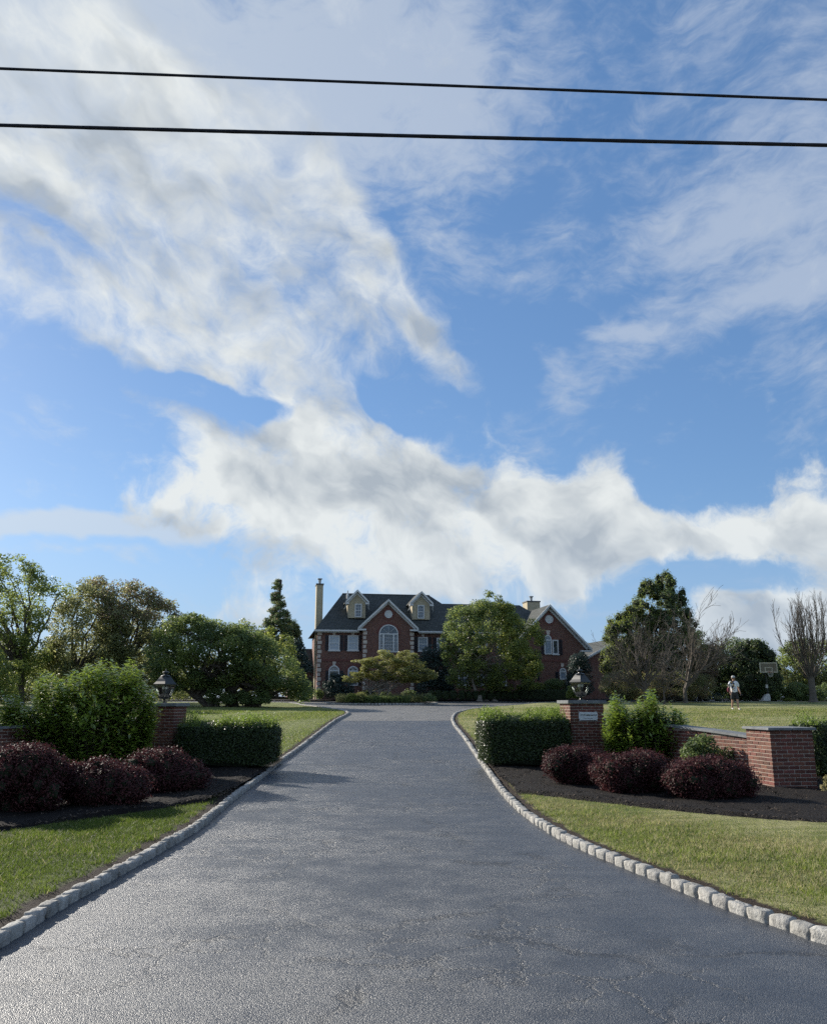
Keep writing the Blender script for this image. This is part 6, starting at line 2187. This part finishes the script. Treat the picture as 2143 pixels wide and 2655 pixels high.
# ------------------------------------------------------------------ grass blades on the near lawns
def grass(label, xr, yr, dens, hgt_, sideline, sgn, bedline, front, seed, mats, width=.0045, ymaxbed=None):
    rng = np.random.default_rng(seed)
    area = (xr[1] - xr[0]) * (yr[1] - yr[0])
    n = int(area * dens)
    X = rng.uniform(*xr, n); Y = rng.uniform(*yr, n)
    # only what the camera (or one a step aside) could see
    vis = np.abs(X) < (Y * .54 + 1.0)
    X, Y = X[vis], Y[vis]
    sx_ = (X - np.interp(Y, *sideline)) * sgn
    slope = np.abs(np.interp(Y + .3, *sideline) - np.interp(Y - .3, *sideline)) / .6
    dk = (sx_ - .13) / np.sqrt(1 + slope ** 2)
    k = dk > .11 + .14 * rng.random(len(X)) ** 2 + .05 * np.sin(Y * 9)
    if bedline is not None:
        by = np.interp(X, *bedline)
        k &= (Y < by - .02 + .02 * rng.normal(size=len(X))) if front else (Y > by)
    X, Y = X[k], Y[k]
    # thin and thick patches
    pat = .5 + .5 * np.sin(X * 2.3 + np.sin(Y * 1.7) * 1.5) * np.sin(Y * 2.9 + np.sin(X * 1.1) * 2)
    kk = rng.random(len(X)) < (.6 + .4 * pat)
    X, Y, pat = X[kk], Y[kk], pat[kk]
    N = len(X)
    cell = rng.random(65536)
    ci = (np.floor(X / .085 + .3 * np.sin(Y * 40)).astype(int) * 7349 + np.floor(Y / .085 + .3 * np.sin(X * 37)).astype(int) * 9151) % 65536
    cj = (np.floor(X / .33).astype(int) * 3571 + np.floor(Y / .30).astype(int) * 6173) % 65536
    ctn = .6 * cell[ci] + .4 * cell[cj]
    hh = hgt_ * rng.uniform(.5, 1.25, N) * (.55 + .9 * ctn)
    an = rng.uniform(0, 2 * PI, N)
    w_ = width * rng.uniform(.7, 1.3, N)
    b = np.stack([X, Y, hv(Y) + LAWN_H - .012], 1)
    sdv = np.stack([np.cos(an) * w_, np.sin(an) * w_, 0 * an], 1)
    lean = rng.normal(size=(N, 2)) * .55
    tp = b + np.stack([lean[:, 0] * hh, lean[:, 1] * hh, hh], 1)
    V = np.stack([b - sdv, b + sdv, tp], 1).reshape(-1, 3)
    F = np.arange(N * 3).reshape(-1, 3)
    me = mesh_np('grass', V, F, {'tone': np.repeat(np.clip(.05 + .8 * ctn + .15 * pat + rng.normal(size=N) * .15, 0, 1), 3)})
    me.materials.append(M[mats[0]]); me.materials.append(M[mats[1]])
    p2 = .5 + .5 * np.sin(X * 1.1 + 2 * np.sin(Y * .8) + 1.3) * np.sin(Y * 1.9 + X * .4)
    dry = (rng.random(N) < (mats[2] * (.35 + 1.3 * p2 ** 1.5))).astype(np.int32)
    me.polygons.foreach_set('material_index', dry)
    o = obj('grass', me)
    return tag(o, label, 'grass', kind='stuff')


grass('short green grass in front of the left mulch bed', (-9, -2.7), (5.4, 17), 3600, .038, (LY, LX), -1, BL, True, 31, ('blade_left', 'blade_dry', .07))
grass('patchy green and straw grass in front of the right mulch bed', (1.6, 9), (5.0, 17), 3500, .038, (RY, RX), 1, BR, True, 32, ('blade', 'blade_dry', .42))
grass('mown lawn grass left of the driveway behind the hedge', (-24, -3.2), (21.9, 46), 260, .06, (LY, LX), -1, None, False, 33, ('blade', 'blade_dry', .12), .012)
grass('mown dry lawn grass right of the driveway behind the pillar', (1.6, 27), (22.8, 50), 230, .06, (RY, RX), 1, None, False, 34, ('blade', 'blade_dry', .42), .012)

# bark chips lying on the mulch
def chips(x0, x1, bl, ym, seed, kerbl, sgn):
    rng = np.random.default_rng(seed)
    n = 46000
    X = rng.uniform(x0, x1, n); Y = rng.uniform(10.5, ym, n)
    k = (Y > np.interp(X, *bl) - .04) & ((X - np.interp(Y, *kerbl)) * sgn > .14) & (np.abs(X) < Y * .52 + 1)
    X, Y = X[k], Y[k]
    z = hv(Y) + LAWN_H + .055 + .02 * np.sin(X * 3.1 + Y * 1.7)
    P = np.stack([X, Y, z], 1)
    Nn = rng.normal(size=P.shape) * .5 + np.array([0, 0, 1])
    o = obj('bark_chips', leaf_mesh('bark_chips', P, Nn, .045 * rng.uniform(.5, 1.5, len(P)), .3, rng=rng), M['chip'])
    return tag(o, 'loose dark bark chips on the %s mulch bed' % ('right' if sgn > 0 else 'left'), 'mulch', kind='stuff')


M['chip'] = leaf_mat('bark_chip', (0.010, 0.008, 0.007), (0.13, 0.10, 0.078), .0, .9, .2)
chips(1.2, 12, BR, 22, 61, (RY, RX), 1)
chips(-11, -3, BL, 21, 62, (LY, LX), -1)
